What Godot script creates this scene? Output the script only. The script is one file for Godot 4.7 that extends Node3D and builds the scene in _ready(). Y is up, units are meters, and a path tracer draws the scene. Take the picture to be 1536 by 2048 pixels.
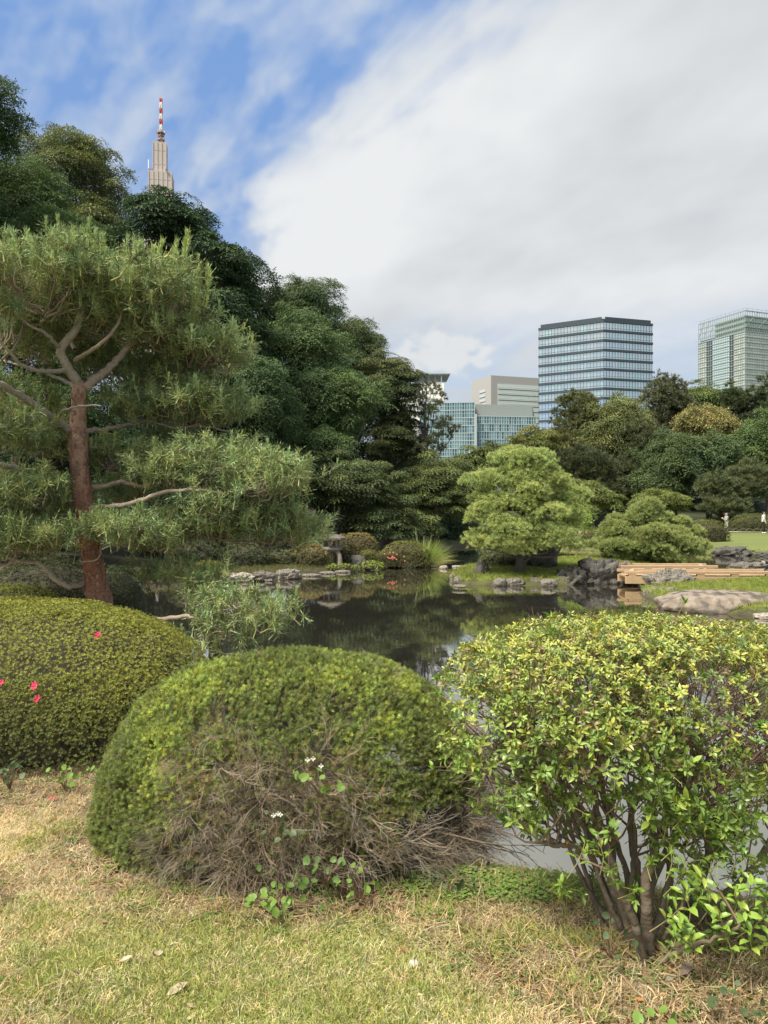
extends Node3D

const F := 1462.0          # focal length of the photograph in its own pixels
const EYE := 1.6
const WATER := -0.7
var rng := RandomNumberGenerator.new()
var M := {}
var nz := FastNoiseLite.new()
var nz2 := FastNoiseLite.new()
var taken := {}
var up := Vector3.UP

# ------------------------------------------------------------------ a mesh under construction
class MB:
	var v := PackedVector3Array()
	var n := PackedVector3Array()
	var c := PackedColorArray()
	var smooth := false
	func tri(a: Vector3, b: Vector3, d: Vector3, col := Color.WHITE) -> void:
		v.push_back(a); v.push_back(b); v.push_back(d)
		c.push_back(col); c.push_back(col); c.push_back(col)
		if smooth:
			var m := (d - a).cross(b - a).normalized()
			n.push_back(m); n.push_back(m); n.push_back(m)
	func quad(a: Vector3, b: Vector3, d: Vector3, e: Vector3, col := Color.WHITE) -> void:
		tri(a, b, d, col); tri(a, d, e, col)
	func tri_n(a: Vector3, b: Vector3, d: Vector3, na: Vector3, nb: Vector3, nd: Vector3, col := Color.WHITE) -> void:
		v.push_back(a); v.push_back(b); v.push_back(d)
		c.push_back(col); c.push_back(col); c.push_back(col)
		n.push_back(na); n.push_back(nb); n.push_back(nd)
	# a leaf of two folded halves
	func leaf(p: Vector3, dir: Vector3, nrm: Vector3, l: float, w: float, col: Color) -> void:
		var s := dir.cross(nrm).normalized() * w * 0.5
		var mid := p + dir * l * 0.45
		var lift := nrm * w * 0.16
		var tip := p + dir * l - nrm * l * 0.1
		tri(p, mid + s + lift, tip, col)
		tri(p, tip, mid - s + lift, col)
	# a nearer leaf: eight faces, folded along its rib and drooping at its tip
	func leaf_fine(p: Vector3, dir: Vector3, nrm: Vector3, l: float, w: float, col: Color, droop := 0.1) -> void:
		var s := dir.cross(nrm).normalized()
		var stalk := p + dir * l * 0.08
		var m1 := p + dir * l * 0.38 + nrm * l * 0.03
		var m2 := p + dir * l * 0.72 + nrm * l * (0.03 - droop * 0.4)
		var t := p + dir * l - nrm * l * droop
		var f := nrm * w * 0.14
		var col2 := col * 0.93
		col2.a = 1.0
		for k in 2:
			var q := s if k == 0 else -s
			var a1 := m1 + q * w * 0.44 + f
			var a2 := m2 + q * w * 0.4 + f
			var cc := col if k == 0 else col2
			if k == 0:
				tri(stalk, a1, m1, cc); tri(m1, a1, a2, cc); tri(m1, a2, m2, cc); tri(m2, a2, t, cc)
			else:
				tri(stalk, m1, a1, cc); tri(m1, a2, a1, cc); tri(m1, m2, a2, cc); tri(m2, t, a2, cc)
	# smooth tapered tube through points
	func tube(pts: PackedVector3Array, rad: PackedFloat32Array, sides: int, col := Color.WHITE, rough := 0.0, r: RandomNumberGenerator = null) -> void:
		smooth = true
		var rings: Array[PackedVector3Array] = []
		var norms: Array[PackedVector3Array] = []
		var ref := Vector3(0.31, 0.2, 0.93)
		for i in pts.size():
			var d := (pts[mini(i + 1, pts.size() - 1)] - pts[maxi(i - 1, 0)]).normalized()
			var a := ref - d * ref.dot(d)
			if a.length() < 0.05:
				a = Vector3(0.9, 0.1, 0.2) - d * d.dot(Vector3(0.9, 0.1, 0.2))
			a = a.normalized()
			ref = a
			var b := d.cross(a)
			var ring := PackedVector3Array()
			var nor := PackedVector3Array()
			for k in sides:
				var t := TAU * k / sides
				var m := a * cos(t) + b * sin(t)
				var q := rad[i]
				if rough > 0.0:
					q *= 1.0 + r.randf_range(-rough, rough)
				ring.push_back(pts[i] + m * q)
				nor.push_back(m)
			rings.push_back(ring); norms.push_back(nor)
		for i in pts.size() - 1:
			for k in sides:
				var j := (k + 1) % sides
				tri_n(rings[i][k], rings[i + 1][k], rings[i + 1][j], norms[i][k], norms[i + 1][k], norms[i + 1][j], col)
				tri_n(rings[i][k], rings[i + 1][j], rings[i][j], norms[i][k], norms[i + 1][j], norms[i][j], col)
		var last := pts.size() - 1
		var e := (pts[last] - pts[last - 1]).normalized()
		for k in sides:
			var j := (k + 1) % sides
			tri_n(rings[last][k], pts[last] + e * rad[last] * 0.5, rings[last][j], norms[last][k], e, norms[last][j], col)
	# a box by its middle, size and a turn, with its corners cut by bev
	func box(mid: Vector3, size: Vector3, turn := Basis(), col := Color.WHITE, bev := 0.0) -> void:
		var h := size * 0.5
		if bev <= 0.0:
			for ax in 3:
				for s in [-1.0, 1.0]:
					var nn := Vector3(); nn[ax] = s
					var u := Vector3(); u[(ax + 1) % 3] = 1.0
					var w := Vector3(); w[(ax + 2) % 3] = 1.0
					if s < 0:
						var q := u; u = w; w = q
					var o := nn * h
					quad(mid + turn * (o - u * h - w * h), mid + turn * (o - u * h + w * h), mid + turn * (o + u * h + w * h), mid + turn * (o + u * h - w * h), col)
			return
		var hb := h - Vector3.ONE * bev
		for ax in 3:
			for s in [-1.0, 1.0]:
				var nn := Vector3(); nn[ax] = s
				var u := Vector3(); u[(ax + 1) % 3] = 1.0
				var w := Vector3(); w[(ax + 2) % 3] = 1.0
				if s < 0:
					var q := u; u = w; w = q
				var o := nn * h
				quad(mid + turn * (o - u * hb - w * hb), mid + turn * (o - u * hb + w * hb), mid + turn * (o + u * hb + w * hb), mid + turn * (o + u * hb - w * hb), col)
		for ax in 3:
			var b := (ax + 1) % 3
			var d := (ax + 2) % 3
			for s in [-1.0, 1.0]:
				for t in [-1.0, 1.0]:
					var e := Vector3(); e[ax] = hb[ax]
					var p1 := Vector3(); p1[b] = s * h[b]; p1[d] = t * hb[d]
					var p2 := Vector3(); p2[b] = s * hb[b]; p2[d] = t * h[d]
					if s * t > 0:
						quad(mid + turn * (p1 - e), mid + turn * (p1 + e), mid + turn * (p2 + e), mid + turn * (p2 - e), col)
					else:
						quad(mid + turn * (p1 - e), mid + turn * (p2 - e), mid + turn * (p2 + e), mid + turn * (p1 + e), col)
		for s in [-1.0, 1.0]:
			for t in [-1.0, 1.0]:
				for q in [-1.0, 1.0]:
					var a := Vector3(s * h.x, t * hb.y, q * hb.z)
					var b2 := Vector3(s * hb.x, t * h.y, q * hb.z)
					var d2 := Vector3(s * hb.x, t * hb.y, q * h.z)
					if s * t * q > 0:
						tri(mid + turn * a, mid + turn * d2, mid + turn * b2, col)
					else:
						tri(mid + turn * a, mid + turn * b2, mid + turn * d2, col)
	func commit() -> ArrayMesh:
		var arr := []
		arr.resize(Mesh.ARRAY_MAX)
		arr[Mesh.ARRAY_VERTEX] = v
		if smooth and n.size() == v.size():
			arr[Mesh.ARRAY_NORMAL] = n
		arr[Mesh.ARRAY_COLOR] = c
		var m := ArrayMesh.new()
		m.add_surface_from_arrays(Mesh.PRIMITIVE_TRIANGLES, arr)
		return m

# ------------------------------------------------------------------ naming and adding
func at(px: float, py: float, d: float) -> Vector3:
	return Vector3((px - 768.0) / F * d, EYE - (py - 1024.0) / F * d, -d)

func numbered(called: String) -> String:
	if not taken.has(called):
		taken[called] = 0
		return called
	taken[called] += 1
	return "%s_%03d" % [called, taken[called]]

func tag(o: Node, label := "", category := "", group := "", kind := "") -> Node:
	if label: o.set_meta("label", label)
	if category: o.set_meta("category", category)
	if group: o.set_meta("group", group)
	if kind: o.set_meta("kind", kind)
	return o

func thing(called: String, label: String, category: String, where := Vector3.ZERO, group := "") -> Node3D:
	var o := Node3D.new()
	o.name = numbered(called)
	add_child(o)
	o.position = where
	tag(o, label, category, group)
	return o

# a mesh as a part of parent; its points are given in the scene's own axes and moved to the parent's
func part(called: String, mb: MB, mat: Material, parent: Node3D, where := Vector3.ZERO) -> MeshInstance3D:
	return place(called, mb.commit(), mat, parent, where)

func place(called: String, mesh: Mesh, mat: Material, parent: Node3D, where := Vector3.ZERO) -> MeshInstance3D:
	var o := MeshInstance3D.new()
	o.mesh = mesh
	o.material_override = mat
	o.name = numbered(called) if parent == self else part_name(called, parent)
	parent.add_child(o, true)
	o.position = where
	return o

func part_name(called: String, parent: Node) -> String:
	var k := "%s/%d" % [called, parent.get_instance_id()]
	if not taken.has(k):
		taken[k] = 0
		return called
	taken[k] += 1
	return "%s_%03d" % [called, taken[k]]

# copies of one mesh as one mass
func mass(called: String, mesh: Mesh, mat: Material, xf: Array[Transform3D], cols: PackedColorArray, parent: Node3D) -> MultiMeshInstance3D:
	var mm := MultiMesh.new()
	mm.transform_format = MultiMesh.TRANSFORM_3D
	mm.use_colors = true
	mm.mesh = mesh
	mm.instance_count = xf.size()
	for i in xf.size():
		mm.set_instance_transform(i, xf[i])
		mm.set_instance_color(i, cols[i])
	var o := MultiMeshInstance3D.new()
	o.multimesh = mm
	o.material_override = mat
	o.name = numbered(called) if parent == self else part_name(called, parent)
	parent.add_child(o, true)
	o.set_meta("kind", "stuff")
	return o

# ------------------------------------------------------------------ chance
func rv() -> Vector3:
	var z := rng.randf_range(-1.0, 1.0)
	var a := rng.randf() * TAU
	var r := sqrt(1.0 - z * z)
	return Vector3(r * cos(a), z, r * sin(a))

func frame(y: Vector3, yaw: float, s: float) -> Transform3D:
	y = y.normalized()
	var x := y.cross(Vector3(sin(yaw), 0.13, cos(yaw)))
	if x.length() < 0.01:
		x = y.cross(Vector3.RIGHT)
	x = x.normalized()
	return Transform3D(Basis(x * s, y * s, x.cross(y) * s), Vector3.ZERO)

func tone(c: Color, spread := 0.2, warm := 0.08) -> Color:
	var k := 1.0 + rng.randf_range(-spread, spread)
	var w := rng.randf_range(-warm, warm)
	return Color(c.r * k * (1.0 + w), c.g * k, c.b * k * (1.0 - w))

func jitter(s: float) -> Vector3:
	return Vector3(rng.randf_range(-s, s), rng.randf_range(-s, s), rng.randf_range(-s, s))

func bend(pts: Array, steps: int, wob: float) -> PackedVector3Array:
	var cu := Curve3D.new()
	for i in pts.size():
		var t: Vector3 = (pts[mini(i + 1, pts.size() - 1)] - pts[maxi(i - 1, 0)]) / 6.0
		cu.add_point(pts[i], -t, t)
	var out := PackedVector3Array()
	var l := cu.get_baked_length()
	for i in steps + 1:
		var q := cu.sample_baked(l * i / steps, true)
		if i > 0 and i < steps:
			q += jitter(wob)
		out.push_back(q)
	return out

func taper(a: float, b: float, steps: int) -> PackedFloat32Array:
	var r := PackedFloat32Array()
	for i in steps + 1:
		r.push_back(lerpf(a, b, float(i) / steps))
	return r

# ------------------------------------------------------------------ materials
func noise_tex(freq: float, oct: int, ramp: Array, size := 256, kind := FastNoiseLite.TYPE_SIMPLEX_SMOOTH, normal := false, bump := 4.0) -> NoiseTexture2D:
	var f := FastNoiseLite.new()
	f.seed = 11 + int(freq * 1000.0) + oct
	f.noise_type = kind
	f.frequency = freq
	f.fractal_octaves = oct
	var t := NoiseTexture2D.new()
	t.width = size; t.height = size
	t.seamless = true
	t.noise = f
	if normal:
		t.as_normal_map = true
		t.bump_strength = bump
	elif ramp.size():
		var g := Gradient.new()
		g.offsets = PackedFloat32Array(ramp[0])
		var cs := PackedColorArray()
		for c in ramp[1]: cs.push_back(c)
		g.colors = cs
		t.color_ramp = g
	return t

func mat(col: Color, rough := 0.8) -> StandardMaterial3D:
	var m := StandardMaterial3D.new()
	m.albedo_color = col.linear_to_srgb()
	m.roughness = rough
	m.vertex_color_use_as_albedo = true
	return m

func leaf_mat(rough: float, spec: float, through: float) -> StandardMaterial3D:
	var m := mat(Color.WHITE, rough)
	m.metallic_specular = spec
	m.backlight_enabled = true
	m.backlight = Color(through, through, through * 0.8).linear_to_srgb()
	return m

func tri_tex(m: StandardMaterial3D, tex: Texture2D, scale: float, bump: Texture2D = null, cm := 1.0) -> StandardMaterial3D:
	m.uv1_triplanar = true
	m.uv1_world_triplanar = true
	m.uv1_scale = Vector3.ONE * scale
	if tex: m.albedo_texture = tex
	if bump:
		m.heightmap_enabled = true
		m.heightmap_texture = bump
		m.heightmap_scale = cm
	return m

func grey(a: float) -> Color:
	return Color(a, a, a).linear_to_srgb()

func make_materials() -> void:
	M.leaf = leaf_mat(0.55, 0.4, 0.45)
	M.leaf_gloss = leaf_mat(0.4, 0.5, 0.4)
	M.needle = leaf_mat(0.6, 0.35, 0.3)
	M.grass = leaf_mat(0.75, 0.25, 0.4)
	M.petal = leaf_mat(0.6, 0.3, 0.5)
	var fine := noise_tex(0.03, 5, [[0.0, 0.5, 1.0], [grey(0.45), grey(0.8), grey(1.0)]])
	var rough_bump := noise_tex(0.02, 5, [])
	var cracks := noise_tex(0.035, 3, [[0.0, 0.25, 0.6, 1.0], [grey(0.3), grey(0.62), grey(0.9), grey(1.0)]], 256, FastNoiseLite.TYPE_CELLULAR)
	M.bark = tri_tex(mat(Color(1, 1, 1), 0.9), cracks, 4.5, cracks, 1.6)
	M.twig = mat(Color(1, 1, 1), 0.85)
	M.limb = tri_tex(mat(Color(1, 1, 1), 0.9), fine, 3.0, rough_bump, 1.2)
	M.soil = tri_tex(mat(Color.WHITE, 0.95), noise_tex(0.05, 6, [[0.0, 0.35, 0.65, 1.0], [grey(0.4), grey(0.75), grey(0.95), grey(1.0)]], 512), 0.9, noise_tex(0.06, 6, [], 512), 1.6)
	M.rock = tri_tex(mat(Color.WHITE, 0.85), noise_tex(0.025, 6, [[0.0, 0.38, 0.55, 0.72, 1.0], [grey(0.25), grey(0.55), grey(0.8), grey(0.95), grey(1.0)]], 512), 0.9, noise_tex(0.03, 6, [], 512), 4.0)
	M.granite = tri_tex(mat(Color.WHITE, 0.8), noise_tex(0.012, 7, [[0.0, 0.40, 0.48, 0.58, 1.0], [grey(0.22), grey(0.38), grey(0.72), grey(0.98), grey(1.0)]], 512), 0.45, noise_tex(0.08, 5, [], 256), 0.6)
	M.stone = tri_tex(mat(Color.WHITE, 0.9), noise_tex(0.03, 6, [[0.0, 0.4, 0.6, 1.0], [grey(0.5), grey(0.75), grey(0.92), grey(1.0)]]), 1.4, rough_bump, 0.8)
	var grain := tri_tex(mat(Color.WHITE, 0.7), noise_tex(0.03, 5, [[0.0, 0.45, 0.6, 1.0], [grey(0.6), grey(0.85), grey(0.95), grey(1.0)]]), 1.0)
	grain.uv1_scale = Vector3(0.35, 5.0, 5.0)
	M.wood = grain
	M.plain = mat(Color.WHITE, 0.8)
	M.concrete = mat(Color.WHITE, 0.85)
	M.glass = mat(Color.WHITE, 0.06)
	M.glass.metallic = 0.85
	M.glass_dull = mat(Color.WHITE, 0.25)
	M.glass_dull.metallic = 0.35
	M.metal = mat(Color.WHITE, 0.5)
	M.metal.metallic = 0.2
	M.skin = mat(Color.WHITE, 0.6)
	M.cloth = mat(Color.WHITE, 0.9)
	var w := mat(Color(0.44, 0.43, 0.365), 0.025)
	w.vertex_color_use_as_albedo = false
	w.metallic = 0.965
	w.normal_enabled = true
	w.normal_texture = noise_tex(0.02, 4, [], 512, FastNoiseLite.TYPE_SIMPLEX_SMOOTH, true, 2.0)
	w.normal_scale = 0.03
	w.uv1_triplanar = true
	w.uv1_world_triplanar = true
	w.uv1_scale = Vector3(0.55, 0.55, 0.3)
	M.water = w

# ------------------------------------------------------------------ camera, air and light
func make_sky() -> void:
	var cam := Camera3D.new()
	cam.name = "camera"
	cam.fov = 70.0
	cam.near = 0.05
	cam.far = 4000.0
	cam.position = Vector3(0, EYE, 0)
	cam.current = true
	add_child(cam)
	var e := Environment.new()
	e.background_mode = Environment.BG_SKY
	e.tonemap_mode = Environment.TONE_MAPPER_LINEAR
	e.tonemap_exposure = EXPOSURE
	e.sdfgi_enabled = true
	e.ssao_enabled = true
	e.ssil_enabled = true
	var s := Sky.new()
	var pm := PanoramaSkyMaterial.new()
	pm.panorama = sky_picture()
	s.sky_material = pm
	e.sky = s
	e.background_energy_multiplier = SKY_ENERGY
	var we := WorldEnvironment.new()
	we.name = "environment"
	we.environment = e
	add_child(we)
	var sun := DirectionalLight3D.new()
	sun.name = "sun"
	sun.light_energy = SUN_ENERGY
	sun.light_color = Color(1.0, 0.96, 0.88)
	sun.light_angular_distance = SUN_SIZE
	sun.shadow_enabled = true
	add_child(sun)
	sun.look_at_from_position(Vector3.ZERO, -SUN_FROM, Vector3(0, 0, 1))

const EXPOSURE := 1.75
const SKY_ENERGY := 0.585
const SUN_ENERGY := 1.5
const SUN_SIZE := 20.0
const SUN_FROM := Vector3(-0.42, 0.85, 0.32)

func sky_picture() -> ImageTexture:
	var w := 2048
	var h := 1024
	var a := FastNoiseLite.new()
	a.seed = 5; a.frequency = 1.0; a.fractal_octaves = 5; a.fractal_gain = 0.52
	var b := FastNoiseLite.new()
	b.seed = 21; b.frequency = 1.0; b.fractal_octaves = 6; b.fractal_gain = 0.55
	var data := PackedFloat32Array()
	data.resize(w * h * 3)
	var low := Vector3(0.50, 0.60, 0.68)
	var dark := Vector3(0.40, 0.44, 0.49)
	var lit := Vector3(0.82, 0.84, 0.85)
	var i := 0
	for y in h:
		var el := 90.0 - (y + 0.5) * 180.0 / h
		if el < -1.0:
			for x in w:
				data[i] = 0.16; data[i + 1] = 0.17; data[i + 2] = 0.13
				i += 3
			continue
		var er := deg_to_rad(el)
		var ce := cos(er)
		var se := sin(er)
		var flat_ := 1.0 / (maxf(se, 0.0) + 0.22)
		var blue := Vector3(0.185, 0.345, 0.69).lerp(Vector3(0.42, 0.58, 0.80), pow(clampf(1.0 - se, 0.0, 1.0), 4.0))
		var deep := clampf(el / 30.0, 0.0, 1.0)
		for x in w:
			var az := wrapf((x + 0.5) / w * 360.0, -180.0, 180.0)
			var ar := deg_to_rad(az)
			var dx := ce * sin(ar)
			var dz := -ce * cos(ar)
			var px := dx * flat_
			var pz := dz * flat_
			# streaks drawn out along the edge of the cloud bank
			var u := px * 0.62 + pz * 0.78
			var t := px * 0.78 - pz * 0.62
			var big := a.get_noise_3d(u * 0.55, t * 0.9, 3.0)
			var mid := a.get_noise_3d(u * 1.5 + 9.0, t * 2.2, 8.0 + se)
			var fine := b.get_noise_3d(u * 3.0 + big, t * 4.6 + 4.0, 1.0)
			# how far to the right of and below the rim of the bank, in degrees
			var s := (az + 13.4) * 0.62 - (el - 21.9) * 0.785
			var gap := s + big * 9.0 + mid * 7.0 + fine * 4.0
			var streak := b.get_noise_3d(u * 2.2 + mid * 1.4, t * 8.0, 6.0)
			var cover := maxf(smoothstep(-6.0, 6.5, gap + streak * 5.0), smoothstep(-34.0, -62.0, gap))
			# left of the gap thin cloud closes in again
			var veil := clampf(0.54 + 0.8 * fine + 0.75 * mid + 0.9 * streak + smoothstep(-12.0, -26.0, s) * 0.28 + smoothstep(-26.0, -60.0, s) * 0.6, 0.02, 0.95)
			# broken low sky towards the horizon
			var brk := smoothstep(17.0, 9.0, el) * smoothstep(-0.30, 0.25, mid + 0.35 * fine + 0.12)
			cover = clampf(cover * (1.0 - 0.8 * brk), 0.0, 1.0)
			var lum := 0.71 + big * 0.42 + mid * 0.34 + fine * 0.12
			lum += smoothstep(14.0, 0.0, absf(s - 4.0)) * 0.24 - smoothstep(20.0, 44.0, s) * 0.13
			# small heaped cloud low over the houses
			var hx := (az - 4.4) / 3.6
			var hy := (el - 12.2) / 1.9
			var heap := smoothstep(1.15, 0.35, hx * hx + hy * hy + b.get_noise_3d(az * 0.45, el * 0.8, 2.0) * 1.6)
			var cl := dark.lerp(lit, clampf(lum, 0.0, 1.0))
			cl = cl.lerp(low, smoothstep(16.0, 4.0, el) * 0.55)
			var c := blue.lerp(Vector3(0.60, 0.67, 0.77), veil * 0.8)
			if el < 12.0:
				c = c.lerp(Vector3(0.56, 0.67, 0.79), smoothstep(20.0, 6.0, el) * 0.75)
			c = c.lerp(cl, cover)
			c = c.lerp(Vector3(0.80, 0.81, 0.80), heap * 0.75)
			data[i] = c.x; data[i + 1] = c.y; data[i + 2] = c.z
			i += 3
	var im := Image.create_from_data(w, h, false, Image.FORMAT_RGBF, data.to_byte_array())
	return ImageTexture.create_from_image(im)

# ------------------------------------------------------------------ the lie of the land
var pond := PackedVector2Array()
var isle := PackedVector2Array()
var spit := PackedVector2Array()
const GX := 0.25
const X0 := -40.0
const Z0 := -66.0
const NX := 400
const NZ := 280
var field := PackedFloat32Array()

func poly(pts: Array) -> PackedVector2Array:
	# points on the water line, rounded off with a curve
	var n := pts.size()
	var cu := Curve2D.new()
	for i in n + 1:
		var p: Vector2 = pts[i % n]
		var t: Vector2 = (pts[(i + 1) % n] - pts[(i + n - 1) % n]) / 7.0
		cu.add_point(p, -t, t)
	var out := PackedVector2Array()
	for i in n:
		for k in 3:
			out.push_back(cu.sample(i, k / 3.0))
	return out

func edge_distance(p: Vector2, q: PackedVector2Array) -> float:
	var best := 1e9
	var n := q.size()
	for i in n:
		var a := q[i]
		var ab := q[(i + 1) % n] - a
		var t := clampf((p - a).dot(ab) / ab.length_squared(), 0.0, 1.0)
		best = minf(best, p.distance_squared_to(a + ab * t))
	var d := sqrt(best)
	return -d if Geometry2D.is_point_in_polygon(p, q) else d

func make_field() -> void:
	pond = poly([Vector2(9.5, -3.6), Vector2(4.5, -3.75), Vector2(2.2, -4.15), Vector2(1.2, -4.42), Vector2(0.6, -4.66), Vector2(-0.4, -5.5), Vector2(-1.4, -7.3), Vector2(-2.3, -9.6), Vector2(-3.6, -11.6), Vector2(-4.4, -14.0), Vector2(-6.2, -17.5), Vector2(-7.4, -21.0), Vector2(-6.4, -24.0), Vector2(-5.1, -24.6), Vector2(-3.5, -25.2), Vector2(-2.4, -27.2), Vector2(-1.4, -28.9), Vector2(0.4, -30.4), Vector2(2.0, -31.6), Vector2(2.9, -35.0), Vector2(3.2, -42.0), Vector2(5.2, -48.0), Vector2(8.5, -47.0), Vector2(11.5, -44.0), Vector2(14.5, -40.5), Vector2(18.5, -38.6), Vector2(24.0, -38.0), Vector2(32.0, -36.0), Vector2(40.0, -28.0), Vector2(34.0, -12.0), Vector2(20.0, -5.0)])
	isle = poly([Vector2(2.25, -24.0), Vector2(2.6, -23.2), Vector2(3.6, -22.8), Vector2(5.0, -22.8), Vector2(6.2, -23.1), Vector2(7.3, -23.4), Vector2(8.2, -24.6), Vector2(9.7, -26.4), Vector2(11.2, -28.6), Vector2(11.4, -31.0), Vector2(9.2, -32.4), Vector2(6.0, -31.4), Vector2(3.4, -29.0), Vector2(2.4, -26.0)])
	spit = poly([Vector2(7.4, -20.9), Vector2(7.0, -19.8), Vector2(7.0, -18.2), Vector2(6.7, -17.2), Vector2(7.6, -16.5), Vector2(9.0, -16.0), Vector2(12.0, -15.0), Vector2(16.5, -15.5), Vector2(18.0, -19.0), Vector2(17.0, -23.0), Vector2(14.5, -25.0), Vector2(12.2, -24.2), Vector2(11.3, -22.8), Vector2(9.4, -21.6)])
	field.resize(NX * NZ)
	for j in NZ:
		for i in NX:
			var p := Vector2(X0 + i * GX, Z0 + j * GX)
			var d := edge_distance(p, pond) if p.x > -14.0 and p.x < 46.0 else 12.0
			if d < 0.0:
				if p.x > -0.5 and p.x < 14.5 and p.y < -20.0 and p.y > -36.0:
					d = maxf(d, -edge_distance(p, isle))
				if p.x > 3.0 and p.y > -28.0 and p.y < -12.0:
					d = maxf(d, -edge_distance(p, spit))
			field[j * NX + i] = d

# metres from the water line, over land above 0
func shore(x: float, z: float) -> float:
	var fx := (x - X0) / GX
	var fz := (z - Z0) / GX
	if fx < 0.0 or fz < 0.0 or fx >= NX - 1.001 or fz >= NZ - 1.001:
		return 12.0
	var i := int(fx)
	var j := int(fz)
	var u := fx - i
	var w := fz - j
	var k := j * NX + i
	return lerpf(lerpf(field[k], field[k + 1], u), lerpf(field[k + NX], field[k + NX + 1], u), w)

func ground(x: float, z: float) -> float:
	var s := shore(x, z)
	if s <= 0.0:
		return WATER - 0.02 - minf(1.0, -s * 0.8)
	var near := smoothstep(-15.0, -10.0, z)
	var hn := WATER + 0.7 * smoothstep(-0.15, 1.5, s) + 0.012 * nz.get_noise_2d(x * 9.0, z * 9.0) + 0.03 * nz.get_noise_2d(x * 1.4, z * 1.4)
	if near >= 1.0:
		return hn
	var hf := WATER + 0.16 * smoothstep(-0.02, 0.25, s) + 0.10 * smoothstep(0.2, 1.5, s) + 0.26 * smoothstep(0.8, 16.0, s) + 0.05 * nz.get_noise_2d(x * 0.8, z * 0.8) * smoothstep(0.0, 1.5, s)
	if z > -33.0 and z < -14.0 and x > 1.5 and x < 19.0:
		hf = WATER + 0.18 * smoothstep(-0.02, 0.22, s) + 0.2 * smoothstep(0.15, 1.6, s) + 0.09 * smoothstep(1.0, 3.5, s) + 0.05 * nz.get_noise_2d(x * 1.6, z * 1.6)
	# wooded slope to the left
	hf += 1.4 * smoothstep(-8.0, -30.0, x) * smoothstep(-18.0, -34.0, z) * smoothstep(1.0, 8.0, s)
	# the land rises gently under the far woods
	hf += 5.0 * smoothstep(74.0, 120.0, -z) + 2.5 * smoothstep(46.0, 62.0, -z) * smoothstep(6.0, 0.0, x + z * 0.02)
	return lerpf(hf, hn, near)

const STRAW := Color(0.56, 0.45, 0.25)
const GREEN := Color(0.22, 0.27, 0.065)
const EARTH := Color(0.19, 0.135, 0.08)
const LAWN := Color(0.155, 0.19, 0.05)
const MOSS := Color(0.15, 0.20, 0.04)

const SHRUBS := [[-0.47, -3.75, 1.05, 0.95], [1.0, -2.85, 0.85, 0.6], [-2.5, -5.2, 1.4, 1.1]]

# how the grass at our feet varies: x dry, y green, z bare or littered earth
func turf(x: float, z: float) -> Vector3:
	var a := nz.get_noise_2d(x * 2.1 + 40.0, z * 2.1) + 0.5 * nz.get_noise_2d(x * 6.0, z * 6.0 + 30.0)
	var b := nz.get_noise_2d(x * 3.2 - 70.0, z * 3.2 + 11.0) + 0.5 * nz.get_noise_2d(x * 11.0 + 5.0, z * 11.0)
	var green := smoothstep(-0.05, 0.5, a)
	var bare := smoothstep(0.22, 0.52, b)
	# trodden, littered earth under and round the shrubs
	for q in SHRUBS:
		var r := Vector2((x - q[0]) / q[2], (z - q[1]) / q[3]).length()
		bare = maxf(bare, smoothstep(1.3, 0.9, r + 0.25 * a))
	bare = maxf(bare, smoothstep(0.9, 1.6, x + 0.3 * b) * smoothstep(-2.2, -2.6, z) * 0.6)
	# mossy green between the two near shrubs
	var moss := smoothstep(0.2, 0.5, x) * smoothstep(-2.75, -3.2, z)
	bare *= 1.0 - 0.6 * moss
	green = maxf(green, moss * 0.75)
	bare = maxf(bare, smoothstep(0.55, 0.1, shore(x, z)) * 0.7)
	return Vector3(1.0 - green, green, bare)

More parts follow.
